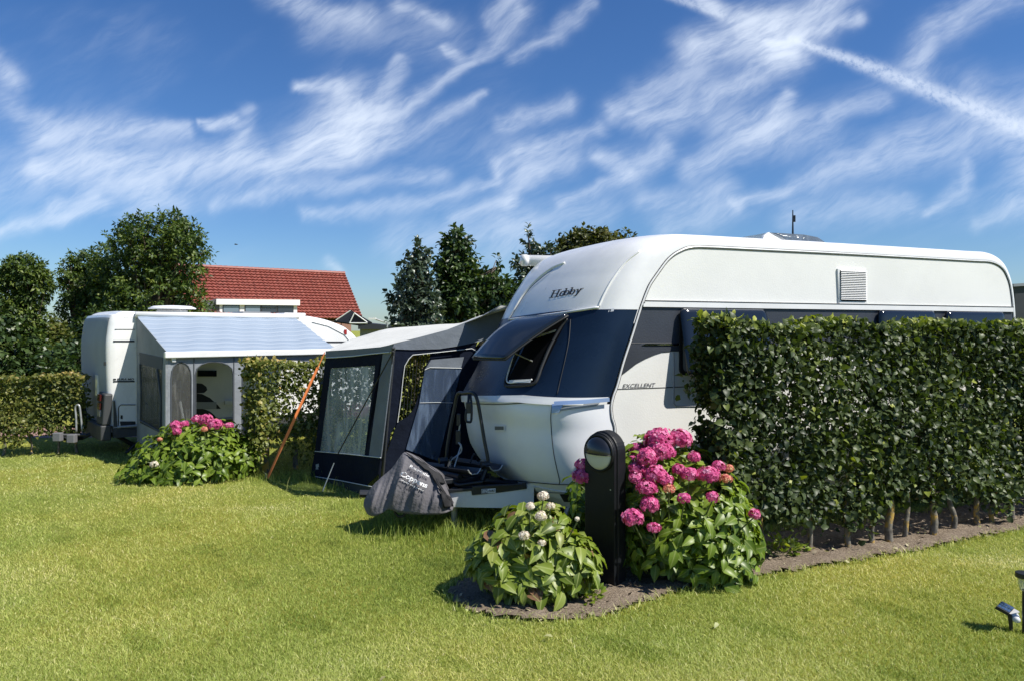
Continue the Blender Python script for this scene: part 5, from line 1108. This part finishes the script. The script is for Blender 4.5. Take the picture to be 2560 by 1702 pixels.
# small weeds
def weed(label, px, py, r, n, size, h):
    c = G(px, py); d = rv(n); d[:, 2] = np.abs(d[:, 2]); p = np.array([c.x, c.y, 0])+d*np.array([r, r*.7, h])*RNG.random(n)[:, None]**.5; t = thing('weed', label, 'plant', c)
    leaves('foliage', p+[0, 0, .01], d+[0, 0, .1], RNG.normal(0, .4, (n, 3))+[0, 0, 1], size*(.6+.8*RNG.random(n)), HLF, t, False, np.clip(RNG.normal(.65, .2, n), 0, 1), 1.3)
    s_ = MB()
    for i in range(8): a = p[i % n]; s_.tube([Vector((c.x+random.uniform(-.03, .03), c.y, 0)), Vector(a)], .003, 5)
    s_.build('stems', STEM, t)
weed('small pale weed growing at the soil edge right of the pink hydrangea', 1955, 1388, .2, 90, .05, .16)
weed('small round leaved weed at the foot of the white flowered hydrangea', 1465, 1500, .14, 60, .045, .09)
# ================================================================ BOLLARD LIGHT
bo = G(1512, 1452); bn_ = Vector((-.72, -.69, 0)).normalized(); bt = Vector((-bn_.y, bn_.x, 0)); bt = bt if bt.x > 0 else -bt
bl = thing('bollard_light', 'black bollard garden light with rounded top between the two hydrangeas', 'bollard light', bo)
PW, PD, PH = .148, .125, H-(1075-HZ)/F*bo.y
def outline(w, top, zb=0.0, k=18): c = top-w; return [(-w, zb)]+[(-w*math.cos(math.pi*i/k), c+w*math.sin(math.pi*i/k)) for i in range(k+1)]+[(w, zb)]
def OB(x, z, d): return bo+bt*x+bn_*d+Vector((0, 0, z))
PB = pm('black_powder_coat', (.007, .008, .010), .5, spec=.3, bump=(120, .25, .003), var=(5, .15))
MB().plate([OB(x, z, PD/2-.03) for x, z in outline(PW-.004, PH)], bn_, PD-.03).build('post', PB, bl, bev=.012)
MB().plate([OB(x, z, PD/2) for x, z in outline(PW-.012, PH-.010)], bn_, .028).build('front_plate', PB, bl, bev=.006)
cz = PH-PW-.006; rd_ = .122
ring_ = [[OB(r*math.cos(a), cz+r*math.sin(a), PD/2+o) for a in np.linspace(0, 2*math.pi, 41)] for r, o in ((rd_+.012, 0), (rd_+.01, .014), (rd_, .018), (rd_-.006, .008))]
rg = MB().grid(ring_).build('lamp_ring', PB, bl, True)
def dome(a0, a1, depth, name, mat, o0):
    g_ = [[OB(rd_*s_*math.cos(a), cz+rd_*s_*math.sin(a), PD/2+o0+depth*math.sqrt(max(0, 1-s_*s_))) for a in np.linspace(a0, a1, 25)] for s_ in np.linspace(1, 0.001, 12)]
    return MB().grid(g_).build(name, mat, bl, True)
dome(0, math.pi, .062, 'lamp_hood', pm('hood_black', (.014, .015, .018), .25, coat=.4), .002); dome(-math.pi, 0, .045, 'lens', pm('frosted_lens', (.55, .56, .52), .35), .002)
MB().tube([OB(-.122, cz, PD/2+.006)]+[OB(rd_*x, cz-.002, PD/2+.004+.062*math.sqrt(max(0, 1-x*x))) for x in np.linspace(-1, 1, 15)], .004, 6).build('hood_edge', PB, bl)
MB().plate([OB(-.17, .012, .09), OB(.17, .012, .09), OB(.17, .012, -.09), OB(-.17, .012, -.09)], (0, 0, 1), .012).build('base_plate', PB, bl)
MB().disc(OB(PW-.045, PH-.40, PD/2+.002), bn_, .006, 10).build('screw', GALV, bl)
# ================================================================ SOLAR LIGHTS at the right edge
so_ = G(2528, 1578); sl = thing('solar_spotlight', 'little solar panel on a black ground spike beside the stick light', 'solar light', so_)
Ys = so_.y; MB().tube([Vector((so_.x, so_.y, -.02)), P(2527, 1560, Ys), P(2524, 1535, Ys)], [.007, .011, .012], 8).build('spike', BLK, sl)
pa, pb_, pc_, pd_ = P(2505,1501,Ys+.06), P(2537,1518,Ys+.05), P(2523,1532,Ys-.06), P(2491,1514,Ys-.05)
nn = (pb_-pa).cross(pd_-pa).normalized(); nn = nn if nn.z > 0 else -nn
po_ = MB().plate([pa, pb_, pc_, pd_], nn, .018).build('solar_panel', RUB, sl)
cl_ = MB()
def PQ(a, b): return pa.lerp(pb_, a).lerp(pd_.lerp(pc_, a), b)+nn*.002
for i in range(4):
    for j in range(2): cl_.add([PQ(.06+.23*i, .08+.44*j), PQ(.06+.23*i+.2, .08+.44*j), PQ(.06+.23*i+.2, .08+.44*j+.38), PQ(.06+.23*i, .08+.44*j+.38)], [(0, 1, 2, 3)])
cl_.build('solar_cells', pm('solar_cell', (.02, .04, .09), .2, coat=.5), po_)
MB().tube([PQ(.05, .5)+nn*.001, PQ(.95, .5)+nn*.001], .0018, 5).build('busbar', WF, po_)
MB().tube([P(2534,1540,Ys+.03), P(2543,1549,Ys-.03)], [.030, .018], 14).build('lamp_head', pm('milky_plastic', (.7, .7, .7), .4), sl, True); MB().plate([P(2530,1536,Ys), P(2548,1527,Ys), P(2549,1530,Ys), P(2531,1539,Ys)], (0, -1, 0), .05).build('lamp_hood', WF, sl)
s2_ = G(2562, 1583); Y2 = s2_.y; sk_ = thing('stick_light', 'slim black stick garden light with clear ribbed shade at the right edge of the lawn', 'garden light', s2_)
zt = H-(1430-HZ)/F*Y2
MB().tube([s2_, Vector((s2_.x, s2_.y, zt-.10))], .014, 12).build('post', BLK, sk_)
MB().tube([Vector((s2_.x, s2_.y, zt-.105)), Vector((s2_.x, s2_.y, zt-.03))], [.026, .038], 20).build('shade', clearmat('ribbed_clear', (.85, .88, .85), (.25, .3), .1, (.7, .72, .68), 40), sk_, True)
MB().tube([Vector((s2_.x, s2_.y, zt-.03)), Vector((s2_.x, s2_.y, zt))], .049, 24).build('cap', BLK, sk_, bev=.003)
